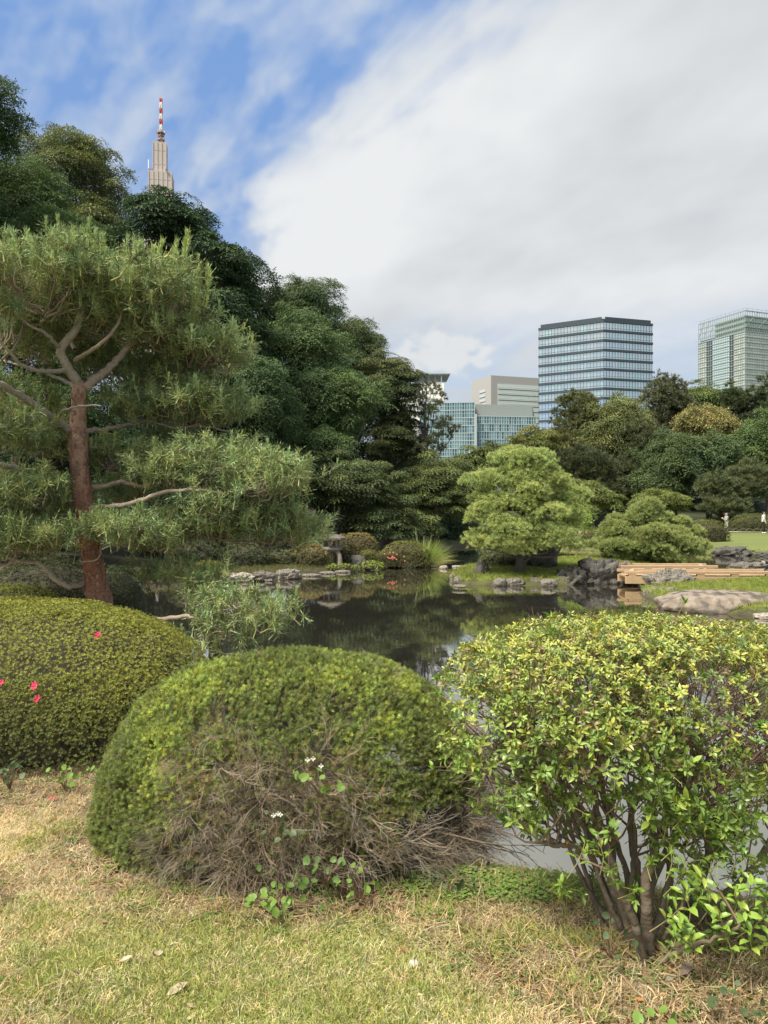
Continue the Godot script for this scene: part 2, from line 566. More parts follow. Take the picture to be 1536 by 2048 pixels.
func make_ground() -> void:
	var xs := PackedFloat32Array()
	var half := PackedFloat32Array()
	var q := 0.0
	while q < 2200.0:
		half.push_back(q)
		q += 0.07 if q < 4.0 else (0.07 + (q - 4.0) * 0.016 if q < 40.0 else q * 0.14)
	half.push_back(2200.0)
	for i in range(half.size() - 1, 0, -1): xs.push_back(-half[i])
	xs.append_array(half)
	var zs := PackedFloat32Array()
	q = 3.0
	while q > -2200.0:
		zs.push_back(q)
		q -= 0.5 if q > -1.0 else (0.07 if q > -7.0 else (maxf(0.07, -(q + 1.0) * 0.0115) if q > -50.0 else -q * 0.11))
	zs.push_back(-2200.0)
	zs.reverse()
	var nx := xs.size()
	var nzz := zs.size()
	var v := PackedVector3Array()
	var c := PackedColorArray()
	var n := PackedVector3Array()
	v.resize(nx * nzz); c.resize(nx * nzz); n.resize(nx * nzz)
	var k := 0
	for j in nzz:
		var z := zs[j]
		for i in nx:
			var x := xs[i]
			var y := ground(x, z)
			v[k] = Vector3(x, y, z)
			var s := shore(x, z)
			var col: Color
			if s < 0.05:
				col = Color(0.06, 0.05, 0.03)
			elif z > -9.0:
				var t := turf(x, z)
				col = STRAW.lerp(GREEN, t.y * 0.85).lerp(EARTH, t.z * 0.85) * 0.8
				col = col.lerp(EARTH * 0.8, smoothstep(0.5, 0.05, s))
				col = col.lerp(EARTH, smoothstep(-6.5, -8.5, z))
			else:
				var wob := nz.get_noise_2d(x * 0.7, z * 0.7)
				var lawn := LAWN * (1.0 + 0.25 * wob + 0.12 * nz.get_noise_2d(x * 0.18, z * 2.4))
				var wood := Color(0.07, 0.065, 0.03) * (1.0 + 0.4 * wob)
				var k2 := smoothstep(2.0, 5.5, x + wob * 1.2)
				if z < -33.0: k2 = smoothstep(4.0, 10.0, x + z * 0.06 + 4.0)
				col = wood.lerp(lawn, k2)
				if x > 1.5 and x < 19.0 and z > -33.0:
					col = MOSS.lerp(LAWN * 0.9, smoothstep(0.1, 1.6, s + wob * 0.6))
				col = col.lerp(Color(0.07, 0.06, 0.04), smoothstep(0.28, 0.02, s))
				if z < -72.0: col = Color(0.05, 0.06, 0.03)
			col.a = 1.0
			c[k] = col
			k += 1
	for j in nzz:
		for i in nx:
			var i0 := maxi(i - 1, 0); var i1 := mini(i + 1, nx - 1)
			var j0 := maxi(j - 1, 0); var j1 := mini(j + 1, nzz - 1)
			var dx := v[j * nx + i1] - v[j * nx + i0]
			var dz := v[j1 * nx + i] - v[j0 * nx + i]
			n[j * nx + i] = dz.cross(dx).normalized()
	var idx := PackedInt32Array()
	idx.resize((nx - 1) * (nzz - 1) * 6)
	k = 0
	for j in nzz - 1:
		for i in nx - 1:
			var a := j * nx + i
			idx[k] = a; idx[k + 1] = a + 1; idx[k + 2] = a + nx
			idx[k + 3] = a + 1; idx[k + 4] = a + nx + 1; idx[k + 5] = a + nx
			k += 6
	var arr := []
	arr.resize(Mesh.ARRAY_MAX)
	arr[Mesh.ARRAY_VERTEX] = v
	arr[Mesh.ARRAY_NORMAL] = n
	arr[Mesh.ARRAY_COLOR] = c
	arr[Mesh.ARRAY_INDEX] = idx
	var m := ArrayMesh.new()
	m.add_surface_from_arrays(Mesh.PRIMITIVE_TRIANGLES, arr)
	tag(place("ground", m, M.soil, self), "", "", "", "structure")
	var wm := PlaneMesh.new()
	wm.size = Vector2(110, 80)
	tag(place("pond_water", wm, M.water, self, Vector3(14, WATER, -36)), "", "", "", "structure")
	# pale path at the far side of the lawn
	var pb := MB.new()
	for i in 60:
		var x0 := 14.0 + i * 0.8
		var x1 := x0 + 0.8
		var za := -63.2 + 0.5 * sin(x0 * 0.11)
		var zb := -63.2 + 0.5 * sin(x1 * 0.11)
		pb.quad(Vector3(x0, ground(x0, za) + 0.03, za), Vector3(x0, ground(x0, za - 2.6) + 0.03, za - 2.6), Vector3(x1, ground(x1, zb - 2.6) + 0.03, zb - 2.6), Vector3(x1, ground(x1, zb) + 0.03, zb), Color(0.40, 0.37, 0.29))
	tag(part("path", pb, M.stone, self), "", "", "", "structure")

# ------------------------------------------------------------------ foliage pieces
var K := {}

func make_kit() -> void:
	# leafy sprays of broad leaves, about one across
	for var_ in 3:
		var b := MB.new()
		for t in 6:
			var a := TAU * t / 6.0 + rng.randf() * 0.7
			var out := Vector3(cos(a), rng.randf_range(-0.25, 0.35), sin(a)).normalized()
			for k in 8:
				var f := 0.12 + 0.11 * k
				var p := out * f + Vector3(0, 0.16 - 0.28 * f * f, 0) + jitter(0.05)
				var d := (out * 0.7 + rv() * 0.7).normalized()
				b.leaf(p, d, (up + rv() * 0.5).normalized(), rng.randf_range(0.17, 0.25), rng.randf_range(0.09, 0.13), tone(Color.WHITE, 0.18, 0.08))
		K["spray%d" % var_] = b.commit()
	# flat hanging sprays with fine leaves
	for var_ in 2:
		var b := MB.new()
		for t in 7:
			var a := -1.3 + 2.6 * t / 6.0
			var out := Vector3(cos(a), 0, sin(a))
			for k in 10:
				var f := 0.08 + 0.09 * k
				var p := out * f * 1.1 + Vector3(-0.25, 0.1 - 0.22 * f * f, 0) + jitter(0.035)
				var d := (out + rv() * 0.75 + Vector3(0, -0.12, 0)).normalized()
				b.leaf(p, d, (up + rv() * 0.45).normalized(), rng.randf_range(0.15, 0.23), rng.randf_range(0.08, 0.115), tone(Color.WHITE, 0.16, 0.06))
		K["hang%d" % var_] = b.commit()
	# needle sprays for pines seen from afar: seven tufts, about one across
	for var_ in 2:
		var b := MB.new()
		for t in 7:
			var q := Vector3(rng.randf_range(-0.4, 0.4), rng.randf_range(-0.1, 0.16), rng.randf_range(-0.4, 0.4))
			var ax := (up * 1.0 + Vector3(q.x, 0, q.z) * 1.4 + rv() * 0.3).normalized()
			for k in 16:
				var d := (ax + rv() * 0.85).normalized()
				var s := d.cross(rv()).normalized() * 0.017
				var p := q + ax * rng.randf_range(-0.06, 0.06)
				b.tri(p - s, p + d * rng.randf_range(0.22, 0.36), p + s, tone(Color.WHITE, 0.2, 0.06))
		K["pine_spray%d" % var_] = b.commit()
	# tufts of the near pine: long needles round a shoot
	for var_ in 3:
		var b := MB.new()
		for k in 26:
			var h := rng.randf_range(-0.05, 0.05)
			var a := rng.randf() * TAU
			var open := rng.randf_range(0.25, 1.6) if var_ < 2 else rng.randf_range(0.2, 1.15)
			var d := Vector3(cos(a) * sin(open), cos(open), sin(a) * sin(open))
			d.y -= 0.1 * rng.randf()
			d = d.normalized()
			var s := d.cross(rv()).normalized() * 0.0050
			var p := Vector3(cos(a) * 0.006, h, sin(a) * 0.006)
			var l := rng.randf_range(0.08, 0.125)
			var mid := p + d * l * 0.6
			var tip := p + d * l + Vector3(0, -0.008, 0)
			var col := tone(Color.WHITE, 0.22, 0.08)
			b.tri(p - s, mid, p + s, col)
			b.tri(mid - s * 0.8, tip, mid + s * 0.8, col)
		b.tube(PackedVector3Array([Vector3(0.03, -0.13, 0.02), Vector3(-0.004, -0.06, 0.004), Vector3(0, 0.04, 0)]), PackedFloat32Array([0.006, 0.0045, 0.003]), 4, Color(1.1, 0.75, 0.75))
		K["tuft%d" % var_] = flat(b)
	# new shoots standing up like candles
	var cb := MB.new()
	for k in 46:
		var h := rng.randf_range(0.0, 0.11)
		var a := rng.randf() * TAU
		var open := rng.randf_range(0.25, 0.6)
		var d := Vector3(cos(a) * sin(open), cos(open), sin(a) * sin(open))
		var s := d.cross(rv()).normalized() * 0.0046
		var p := Vector3(cos(a) * 0.006, h, sin(a) * 0.006)
		cb.tri(p - s, p + d * rng.randf_range(0.032, 0.055), p + s, tone(Color.WHITE, 0.15, 0.05))
	cb.tube(PackedVector3Array([Vector3(0, -0.08, 0), Vector3(0, 0.12, 0)]), PackedFloat32Array([0.007, 0.004]), 5, Color(1.1, 0.95, 0.6))
	K.candle = flat(cb)
	# clipped azalea: small rosettes
	for var_ in 2:
		var b := MB.new()
		for k in 9:
			var a := TAU * k / 9.0 * 2.0 + rng.randf() * 0.6
			var d := Vector3(cos(a), rng.randf_range(0.1, 1.1), sin(a)).normalized()
			b.leaf(jitter(0.15), d, (up * 0.9 - d * 0.2 + rv() * 0.3).normalized(), rng.randf_range(0.6, 1.0), rng.randf_range(0.28, 0.4), tone(Color.WHITE, 0.2, 0.1))
		K["rosette%d" % var_] = b.commit()
	# yew-like shoots, needles in two ranks and a whorl at the tip
	for var_ in 3:
		var b := MB.new()
		for k in 22:
			var h := 0.1 + 0.9 * k / 22.0
			var a := k * 2.4
			var o := (Vector3(cos(a), 0.2 + 0.8 * h * h, sin(a)) + rv() * 0.3).normalized()
			var p := Vector3(0.1 * sin(h * 2.0), h * 0.8, 0)
			b.leaf(p, o, up, rng.randf_range(0.42, 0.62), 0.09, tone(Color.WHITE, 0.15, 0.06) * (0.8 + 0.4 * h))
		b.tube(PackedVector3Array([Vector3(0, -0.6, 0), Vector3(0, 0, 0), Vector3(0.1, 0.8, 0)]), PackedFloat32Array([0.05, 0.035, 0.02]), 3, Color(0.9, 0.75, 0.5))
		K["yew%d" % var_] = flat(b)
	# whorls of the near right shrub: seven leaves round a bud
	for var_ in 4:
		var b := MB.new()
		var n := 4 + var_
		for k in n:
			var a := 2.4 * k + rng.randf_range(-0.5, 0.5)
			var tilt := rng.randf_range(-0.15, 1.3)
			var d := Vector3(cos(a), tilt, sin(a)).normalized()
			var nn := (up - d * d.y).normalized()
			b.leaf_fine(Vector3(0, -0.5 * k / n, 0) + d * 0.06, d, (nn + rv() * 0.35).normalized(), rng.randf_range(0.6, 1.15), rng.randf_range(0.3, 0.46), tone(Color.WHITE, 0.14, 0.08), rng.randf_range(0.0, 0.2))
		if var_ % 2 == 0:
			for k in 3:
				var a := TAU * k / 3.0 + 0.5
				var d := Vector3(cos(a) * 0.5, 1, sin(a) * 0.5).normalized()
				b.leaf_fine(Vector3(0, 0.05, 0), d, Vector3(-cos(a), 0.4, -sin(a)).normalized(), 0.55, 0.2, Color(1.12, 1.1, 0.9))
		b.tube(PackedVector3Array([Vector3(0.12, -1.3, 0.05), Vector3(0.02, -0.5, 0), Vector3(0, 0.05, 0)]), PackedFloat32Array([0.045, 0.035, 0.03]), 4, Color(0.95, 0.62, 0.55))
		K["whorl%d" % var_] = flat(b)
	# single leaves for those that can be picked apart
	for var_ in 3:
		var b := MB.new()
		b.leaf_fine(Vector3.ZERO, Vector3(0, 0, 1), up, 1.0, 0.4 + 0.05 * var_, Color.WHITE, 0.05 + 0.09 * var_)
		K["leaf%d" % var_] = b.commit()
	# heart-shaped leaf
	for var_ in 2:
		var b := MB.new()
		var rim := []
		for k in 13:
			var t := -PI + TAU * k / 12.0
			var r := 0.5 * (1.0 + 0.28 * cos(t)) * (1.0 - 0.42 * pow(absf(t) / PI, 8.0))
			rim.push_back(Vector3(sin(t) * r * 0.92, -0.10 * cos(t) * (1.0 + var_) * 0.6 + 0.07 * absf(sin(t)), cos(t) * r + 0.35 + (0.12 if absf(t) < 0.1 else 0.0)))
		for k in 12:
			b.tri(Vector3(0, 0, 0.3), rim[k + 1], rim[k], tone(Color.WHITE, 0.05, 0.02))
		K["heart%d" % var_] = b.commit()
	# grass: mown and half dry, then green clumps
	for var_ in 3:
		var b := MB.new()
		for k in 15:
			var p := Vector3(rng.randf_range(-0.035, 0.035), 0, rng.randf_range(-0.035, 0.035))
			var lean := rng.randf_range(0.15, 1.0) if var_ < 2 else rng.randf_range(0.05, 0.55)
			var a := rng.randf() * TAU
			var d := Vector3(cos(a) * lean, rng.randf_range(0.25, 0.9), sin(a) * lean).normalized()
			var l := rng.randf_range(0.014, 0.034) * (1.0 if var_ < 2 else 1.6)
			var s := d.cross(rv()).normalized() * (0.0011 if var_ < 2 else 0.0014)
			var mid := p + d * l * 0.6
			var tip := p + d * l + Vector3(cos(a), -0.35, sin(a)) * l * 0.22
			var col := tone(Color.WHITE, 0.25, 0.1)
			b.quad(p - s, mid - s * 0.8, mid + s * 0.8, p + s, col)
			b.tri(mid - s * 0.8, tip, mid + s * 0.8, col)
		K["blade%d" % var_] = b.commit()
	# small round-leaved weed, one sprig
	var wb := MB.new()
	for k in 7:
		var a := k * 2.4
		var p := Vector3(cos(a), 0, sin(a)) * 0.13 * k + Vector3(0, 0.25 + 0.2 * rng.randf(), 0)
		var d := Vector3(cos(a), 0.1, sin(a)).normalized()
		wb.leaf(p, d, (up + rv() * 0.3).normalized(), 0.5, 0.42, tone(Color.WHITE, 0.2, 0.1))
	K.weed = wb.commit()
	# bare twigs, branching
	for var_ in 3:
		var b := MB.new()
		twig_into(b, Vector3.ZERO, Vector3(0, 1, 0), 1.0, 0.011, 3)
		K["twig%d" % var_] = b.commit()
	# dry straw and litter
	var lb := MB.new()
	for k in 5:
		var p := Vector3(rng.randf_range(-0.05, 0.05), rng.randf_range(0.0, 0.01), rng.randf_range(-0.05, 0.05))
		var d := Vector3(rng.randf_range(-1, 1), rng.randf_range(-0.1, 0.25), rng.randf_range(-1, 1)).normalized()
		var l := rng.randf_range(0.02, 0.06)
		var s := d.cross(up).normalized() * 0.0011
		lb.quad(p - s, p + d * l - s, p + d * l + s, p + s, tone(Color.WHITE, 0.35, 0.12))
	lb.leaf(Vector3(0.02, 0.004, 0), Vector3(0.8, 0.1, 0.6).normalized(), Vector3(0.1, 1, 0.2).normalized(), 0.022, 0.010, Color(0.85, 0.75, 0.6))
	K.litter = lb.commit()

func flat(b: MB) -> ArrayMesh:
	b.smooth = false
	return b.commit()

func twig_into(b: MB, p: Vector3, d: Vector3, l: float, r: float, depth: int, col := Color.WHITE) -> void:
	var pts := PackedVector3Array([p])
	var rad := PackedFloat32Array([r])
	var q := p
	var dd := d
	var steps := 4
	for i in steps:
		dd = (dd + rv() * 0.2).normalized()
		q += dd * l / steps
		pts.push_back(q)
		rad.push_back(r * (1.0 - 0.55 * (i + 1) / steps))
		if depth > 1 and i > 0:
			for k in (2 if depth == 3 else 1):
				twig_into(b, q, (dd + rv() * 0.62).normalized(), l * rng.randf_range(0.4, 0.62), r * 0.6, depth - 1, col)
	b.tube(pts, rad, 3, tone(col, 0.2, 0.06))

# ------------------------------------------------------------------ trees
# lumps of a crown spread over an egg, as [middle, radii]
func crown_lobes(c: Vector3, r: Vector3, n: int, squash := 0.8, size := 0.36) -> Array:
	var out := []
	var g := PI * (3.0 - sqrt(5.0))
	for i in n:
		var y := 1.0 - 1.55 * (i + 0.5) / n
		var rr := sqrt(maxf(0.0, 1.0 - y * y))
		var a := g * i + rng.randf_range(-0.5, 0.5)
		var d := Vector3(cos(a) * rr, y, sin(a) * rr)
		var k := rng.randf_range(0.52, 0.86)
		var s := (r.x + r.y + r.z) / 3.0 * size * rng.randf_range(0.5, 1.4)
		if i % 4 == 1:
			# smaller tufts of growth stand out of the outline
			k = rng.randf_range(0.9, 1.12)
			s *= 0.5
		out.push_back([c + d * r * k, Vector3(s * 1.15, s * squash, s * 1.15)])
	return out

# sprays over the lumps
func fill(lobes: Array, per: float, size: float, tint: Color, tip: Color, xf: Array, cols: Array, kinds: int, outward := 0.6, droop := 0.0) -> void:
	for l in lobes:
		var c: Vector3 = l[0]
		var r: Vector3 = l[1]
		var area := 4.0 * PI * pow((r.x * r.y + r.x * r.z + r.y * r.z) / 3.0, 1.0)
		var n := int(area * per / (size * size)) + 4
		var lt := tone(tint, 0.16, 0.07)
		for i in n:
			var d := rv()
			if d.y < -0.35 and rng.randf() < 0.75:
				d.y = -d.y
			var k := rng.randf_range(0.55, 1.0) + 0.3 * rng.randf() * rng.randf()
			var p := c + d * r * k
			var y := (up * (1.0 - outward) + d * outward + rv() * 0.3).normalized()
			var t: Transform3D
			if droop > 0.0:
				var h := Vector3(d.x, 0, d.z).normalized() if Vector2(d.x, d.z).length() > 0.1 else Vector3(1, 0, 0)
				h = (h + rv() * 0.35).normalized()
				var yy := (up + h * droop + rv() * 0.12).normalized()
				var x := (h - yy * h.dot(yy)).normalized()
				t = Transform3D(Basis(x, yy, x.cross(yy)) * (size * rng.randf_range(0.7, 1.25)), p)
			else:
				t = frame(y, rng.randf() * TAU, size * rng.randf_range(0.7, 1.25))
				t.origin = p
			var which := rng.randi() % kinds
			xf[which].push_back(t)
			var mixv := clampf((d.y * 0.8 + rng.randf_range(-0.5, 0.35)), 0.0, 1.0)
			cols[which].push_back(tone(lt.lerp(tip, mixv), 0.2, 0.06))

func trunk_part(o: Node3D, base: Vector3, top: Vector3, r: float, lobes: Array, col: Color, limbs: int, called := "trunk") -> void:
	var b := MB.new()
	var lean := (top - base)
	var pts := bend([Vector3.ZERO, lean * 0.35 + jitter(lean.length() * 0.02), lean * 0.7 + jitter(lean.length() * 0.03), lean], 10, lean.length() * 0.004)
	var rr := taper(r, r * 0.25, 10)
	rr[0] = r * 1.35
	b.tube(pts, rr, 8, col)
	part(called, b, M.bark, o)
	var n := mini(limbs, lobes.size())
	for i in n:
		var l: Vector3 = lobes[int(float(i) * lobes.size() / n)][0] - base
		var from := pts[clampi(int(rng.randf_range(3.5, 9.0)), 3, 9)]
		if l.y < from.y: from = pts[clampi(int(10.0 * l.y / maxf(lean.y, 0.1)) - 1, 2, 8)]
		var lb := MB.new()
		var m := from.lerp(l, 0.5) + Vector3(0, -0.06 * from.distance_to(l), 0)
		lb.tube(bend([from, m, l], 6, 0.04), taper(r * 0.34, r * 0.08, 6), 5, col)
		part("branch", lb, M.limb, o)

# kind: broad, hang or pine
func tree(called: String, label: String, group: String, eggs: Array, kind: String, size: float, per: float, tint: Color, tip: Color, trunk_r: float, bark := Color(0.075, 0.063, 0.05), n_lobes := 38, base_off := Vector3.ZERO) -> Node3D:
	var first: Array = eggs[0]
	var c0: Vector3 = first[0]
	var base := Vector3(c0.x, 0, c0.z) + base_off
	base.y = ground(base.x, base.z) - 0.05
	var o := thing(called, label, "tree", base, group)
	var lobes := []
	for e in eggs:
		var squash := 0.8
		if kind == "hang": squash = 0.66
		if kind == "pine": squash = 0.42
		lobes.append_array(crown_lobes(e[0], e[1], n_lobes if e.size() < 3 else e[2], squash, 0.31 if kind != "pine" else 0.3))
	trunk_part(o, base, c0 + Vector3(0, first[1].y * 0.7, 0), trunk_r, lobes, bark, 9)
	var kinds := 3 if kind == "broad" else 2
	var xf := []
	var cols := []
	for i in kinds:
		xf.push_back([]); cols.push_back([])
	# loose growth that knits the lumps together
	if kind != "pine":
		for e in eggs: lobes.append([e[0], e[1] * 0.86])
	fill(lobes, per * (0.85 if kind != "pine" else 1.0), size, tint, tip, xf, cols, kinds, 0.55, 0.35 if kind == "hang" else 0.0)
	var stem: String = {"broad": "spray", "hang": "hang", "pine": "pine_spray"}[kind]
	for i in kinds:
		var t: Array[Transform3D] = []
		for q in xf[i]:
			q.origin -= base
			t.push_back(q)
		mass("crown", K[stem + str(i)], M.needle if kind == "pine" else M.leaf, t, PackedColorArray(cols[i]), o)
	return o

# clipped dome of small leaves on a twiggy core
func dome(called: String, label: String, category: String, group: String, mid: Vector3, r: Vector3, leaf_size: float, layers: float, tint: Color, tip: Color, power := 2.4, face_only := true) -> Node3D:
	var base := Vector3(mid.x, ground(mid.x, mid.z), mid.z)
	var o := thing(called, label, category, base, group)
	var seed_ := rng.randf() * 100.0
	var core := MB.new()
	core.smooth = true
	var rows := 10
	var colsn := 18
	var grid := []
	for i in rows + 1:
		var line := PackedVector3Array()
		for j in colsn + 1:
			var th := PI * 0.56 * i / rows
			var ph := TAU * (j % colsn) / colsn
			line.push_back(dome_point(Vector3(sin(th) * cos(ph), cos(th), sin(th) * sin(ph)), r * 0.86, power, seed_) + mid - base)
		grid.push_back(line)
	for i in rows:
		for j in colsn:
			core.quad(grid[i][j], grid[i + 1][j], grid[i + 1][j + 1], grid[i][j + 1], Color(0.05, 0.045, 0.025))
	part("branches", core, M.limb, o)
	var area := TAU * (r.x * r.z + (r.x + r.z) * 0.5 * r.y) * 0.9
	var n := int(area * layers / (leaf_size * leaf_size * 2.2))
	var xf := [[], []]
	var cols := [[], []]
	for i in n:
		var d := rv()
		if d.y < -0.25: d.y = -d.y
		if face_only and d.z < -0.35 and d.y < 0.6: d.z = -d.z
		var q := dome_point(d, r, power, seed_)
		var nn := (q / (r * r)).normalized()
		var depth := rng.randf()
		var p := q * (1.0 - 0.07 * depth * depth) + jitter(leaf_size * 0.5)
		if (p + mid).y < base.y + 0.02: continue
		var t := frame((nn + rv() * 0.55 + up * 0.2).normalized(), rng.randf() * TAU, leaf_size * rng.randf_range(0.65, 1.2))
		t.origin = p + mid - base
		var w := i % 2
		xf[w].push_back(t)
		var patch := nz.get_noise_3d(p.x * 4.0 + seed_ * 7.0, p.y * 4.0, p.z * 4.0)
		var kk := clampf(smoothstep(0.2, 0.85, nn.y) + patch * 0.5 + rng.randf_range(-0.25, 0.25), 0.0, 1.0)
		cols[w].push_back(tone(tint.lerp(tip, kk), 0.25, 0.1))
	for w in 2:
		var t: Array[Transform3D] = []
		t.assign(xf[w])
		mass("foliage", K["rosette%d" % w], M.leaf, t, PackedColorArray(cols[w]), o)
	return o

func dome_point(d: Vector3, r: Vector3, power: float, seed_: float) -> Vector3:
	var a := d.abs()
	var l := pow(pow(a.x, power) + pow(a.y, power) + pow(a.z, power), 1.0 / power)
	var q := d / l
	var w := 1.0 + 0.035 * nz.get_noise_3d(q.x * 16.0 + seed_, q.y * 16.0, q.z * 16.0) + 0.05 * nz.get_noise_3d(q.x * 5.0 + seed_, q.y * 5.0, q.z * 5.0 + 9.0)
	return q * r * w

# ------------------------------------------------------------------ the red pine on the bank
func make_red_pine() -> void:
	var base := at(208, 1262, 8.0)
	base.y = ground(base.x, base.z)
	var o := thing("red_pine", "tall pine with reddish flaking trunk and long needles behind the left azalea mound", "pine tree", base)
	var g := func(px: float, py: float, dz := 0.0) -> Vector3: return at(px, py, 8.0 + dz) - base
	var red := Color(0.36, 0.195, 0.135)
	var pale := Color(0.38, 0.325, 0.27)
	var b := MB.new()
	var tp := [Vector3(0, -0.1, 0), g.call(207, 1240), g.call(195, 1180), g.call(184, 1120), g.call(176, 1060), g.call(166, 1000), g.call(160, 935), g.call(156, 880), g.call(157, 820), g.call(160, 768)]
	var pts := bend(tp, 36, 0.006)
	var rad := PackedFloat32Array()
	for i in 37:
		var f := i / 36.0
		var r := lerpf(0.145, 0.076, pow(f, 0.6))
		r += 0.03 * maxf(0.0, 1.0 - f * 8.0) + 0.022 * exp(-pow((f - 0.8) * 16.0, 2.0)) + 0.012 * exp(-pow((f - 0.62) * 18.0, 2.0)) + 0.02 * exp(-pow((f - 0.27) * 20.0, 2.0))
		rad.push_back(r)
	b.tube(pts, rad, 16, red, 0.035, rng)
	for i in b.v.size():
		# grey and rough at the foot, red in the middle, paler above
		var f := b.v[i].y / 2.7
		var c := Color(0.27, 0.20, 0.165).lerp(Color(0.36, 0.17, 0.11), smoothstep(0.1, 0.4, f)).lerp(Color(0.46, 0.30, 0.22), smoothstep(0.55, 0.95, f))
		b.c[i] = c * (1.0 + 0.2 * nz.get_noise_3d(b.v[i].x * 30.0, b.v[i].y * 12.0, b.v[i].z * 30.0))
	var trunk := part("trunk", b, M.bark, o)
	# flakes of bark standing proud of the trunk
	var fb := MB.new()
	for i in 900:
		var f := rng.randf()
		var k := clampi(int(f * 35.0), 0, 35)
		var p := pts[k].lerp(pts[k + 1], rng.randf())
		var a := rng.randf() * TAU
		var nn := Vector3(cos(a), 0, sin(a))
		var s := nn.cross(up) * rng.randf_range(0.006, 0.016)
		var h := up * rng.randf_range(0.01, 0.03)
		var q := p + nn * (rad[k] + 0.004)
		var col := tone(red.lerp(Color(0.32, 0.27, 0.24), rng.randf() * clampf(1.1 - f, 0.1, 0.9)), 0.3, 0.1)
		fb.quad(q - s - h, q - s + h + nn * 0.006, q + s + h + nn * 0.006, q + s - h, col)
	tag(part("bark_flakes", fb, M.limb, trunk), "", "", "", "stuff")
	# limbs: points of the picture at depths of their own, then thickness at start and end
	var limbs := [
		[[[150, 868, 0], [112, 842, -0.2], [58, 803, -0.5], [0, 768, -0.9], [-90, 735, -1.3]], 0.062, 0.03],
		[[[150, 875, 0], [95, 845, 0.25], [40, 825, 0.5], [0, 812, 0.7], [-90, 790, 1.0]], 0.05, 0.025],
		[[[112, 842, -0.2], [128, 822, -0.35], [165, 812, -0.5], [200, 812, -0.6]], 0.022, 0.010],
		[[[152, 975, 0], [95, 952, -0.2], [45, 940, -0.45], [0, 930, -0.7], [-80, 925, -1.0]], 0.05, 0.026],
		[[[160, 1075, 0], [100, 1062, -0.2], [52, 1050, -0.4], [0, 1040, -0.6], [-80, 1030, -0.8]], 0.045, 0.024],
		[[[168, 1165, -0.05], [138, 1173, -0.25], [112, 1160, -0.35], [75, 1126, -0.5], [32, 1122, -0.6], [0, 1110, -0.7], [-60, 1118, -0.8]], 0.042, 0.016],
		[[[166, 972, 0], [205, 974, 0.1], [238, 964, 0.15], [285, 972, 0.2], [340, 966, 0.3], [420, 962, 0.4], [490, 950, 0.5]], 0.04, 0.012],
		[[[172, 1018, 0], [240, 1011, -0.2], [285, 1000, -0.3], [330, 985, -0.35], [390, 980, -0.4], [470, 985, -0.4], [545, 960, -0.4]], 0.046, 0.014],
		[[[172, 1072, 0], [250, 1062, 0.2], [300, 1050, 0.25], [345, 1036, 0.2], [395, 1055, 0.2], [455, 1078, 0.15], [540, 1085, 0.1]], 0.045, 0.014],
		[[[340, 1038, 0.2], [330, 1062, 0.1], [390, 1054, 0.0], [430, 1075, -0.1], [500, 1090, -0.1]], 0.024, 0.010],
		[[[206, 1234, 0], [262, 1235, -0.3], [330, 1239, -0.6], [378, 1231, -0.75], [416, 1256, -0.9]], 0.05, 0.026],
		[[[416, 1256, -0.9], [398, 1238, -0.92], [374, 1220, -0.95], [371, 1196, -1.0], [352, 1182, -1.05]], 0.017, 0.006],
		[[[404, 1242, -0.9], [424, 1222, -0.85], [446, 1222, -0.85], [470, 1212, -0.8]], 0.014, 0.006],
		[[[416, 1256, -0.9], [440, 1250, -0.9], [500, 1240, -0.85]], 0.015, 0.005],
		[[[170, 775, 0], [215, 740, 0.1], [246, 706, 0.15], [285, 665, 0.2], [330, 632, 0.3], [372, 598, 0.4], [400, 560, 0.5]], 0.068, 0.010],
		[[[246, 706, 0.15], [280, 690, 0.5], [340, 690, 0.8], [420, 715, 1.0]], 0.03, 0.012],
		[[[160, 770, 0], [140, 742, -0.1], [122, 700, -0.15], [150, 660, -0.15], [170, 600, -0.1], [175, 530, 0.0]], 0.075, 0.03],
		[[[122, 700, -0.15], [92, 668, -0.4], [60, 650, -0.5], [20, 620, -0.5]], 0.034, 0.008],
		[[[138, 740, -0.1], [85, 742, -0.4], [40, 728, -0.7], [0, 680, -1.0]], 0.036, 0.016],
		[[[160, 780, 0], [120, 758, 0.3], [60, 735, 0.6], [0, 720, 0.9]], 0.035, 0.014],
		[[[165, 862, 0], [230, 856, 0.3], [290, 842, 0.45], [330, 836, 0.5], [395, 848, 0.5], [440, 830, 0.5]], 0.045, 0.014],
		[[[300, 842, 0.45], [350, 855, 0.3], [400, 852, 0.2], [455, 862, 0.1]], 0.022, 0.010],
		[[[160, 900, 0.05], [230, 895, 0.5], [300, 890, 0.9], [380, 880, 1.2]], 0.035, 0.012],
		[[[165, 1110, -0.1], [160, 1122, -0.25], [195, 1118, -0.35], [205, 1090, -0.4], [208, 1075, -0.4]], 0.014, 0.007],
		[[[150, 720, -0.1], [200, 690, -0.3], [240, 640, -0.2], [255, 580, 0.1]], 0.034, 0.008],
		[[[150, 700, 0.0], [120, 640, 0.5], [90, 560, 0.8], [70, 500, 0.9]], 0.034, 0.012],
	]
	for l in limbs:
		var q := []
		for p in l[0]: q.push_back(g.call(p[0], p[1], p[2]))
		var n := q.size() * 5
		var lb := MB.new()
		var c := bend(q, n, 0.008)
		var rr := taper(l[1] * 0.74, l[2] * 0.7, n)
		lb.tube(c, rr, 9, tone(pale, 0.15, 0.05), 0.07, rng)
		part("branch", lb, M.limb, o)
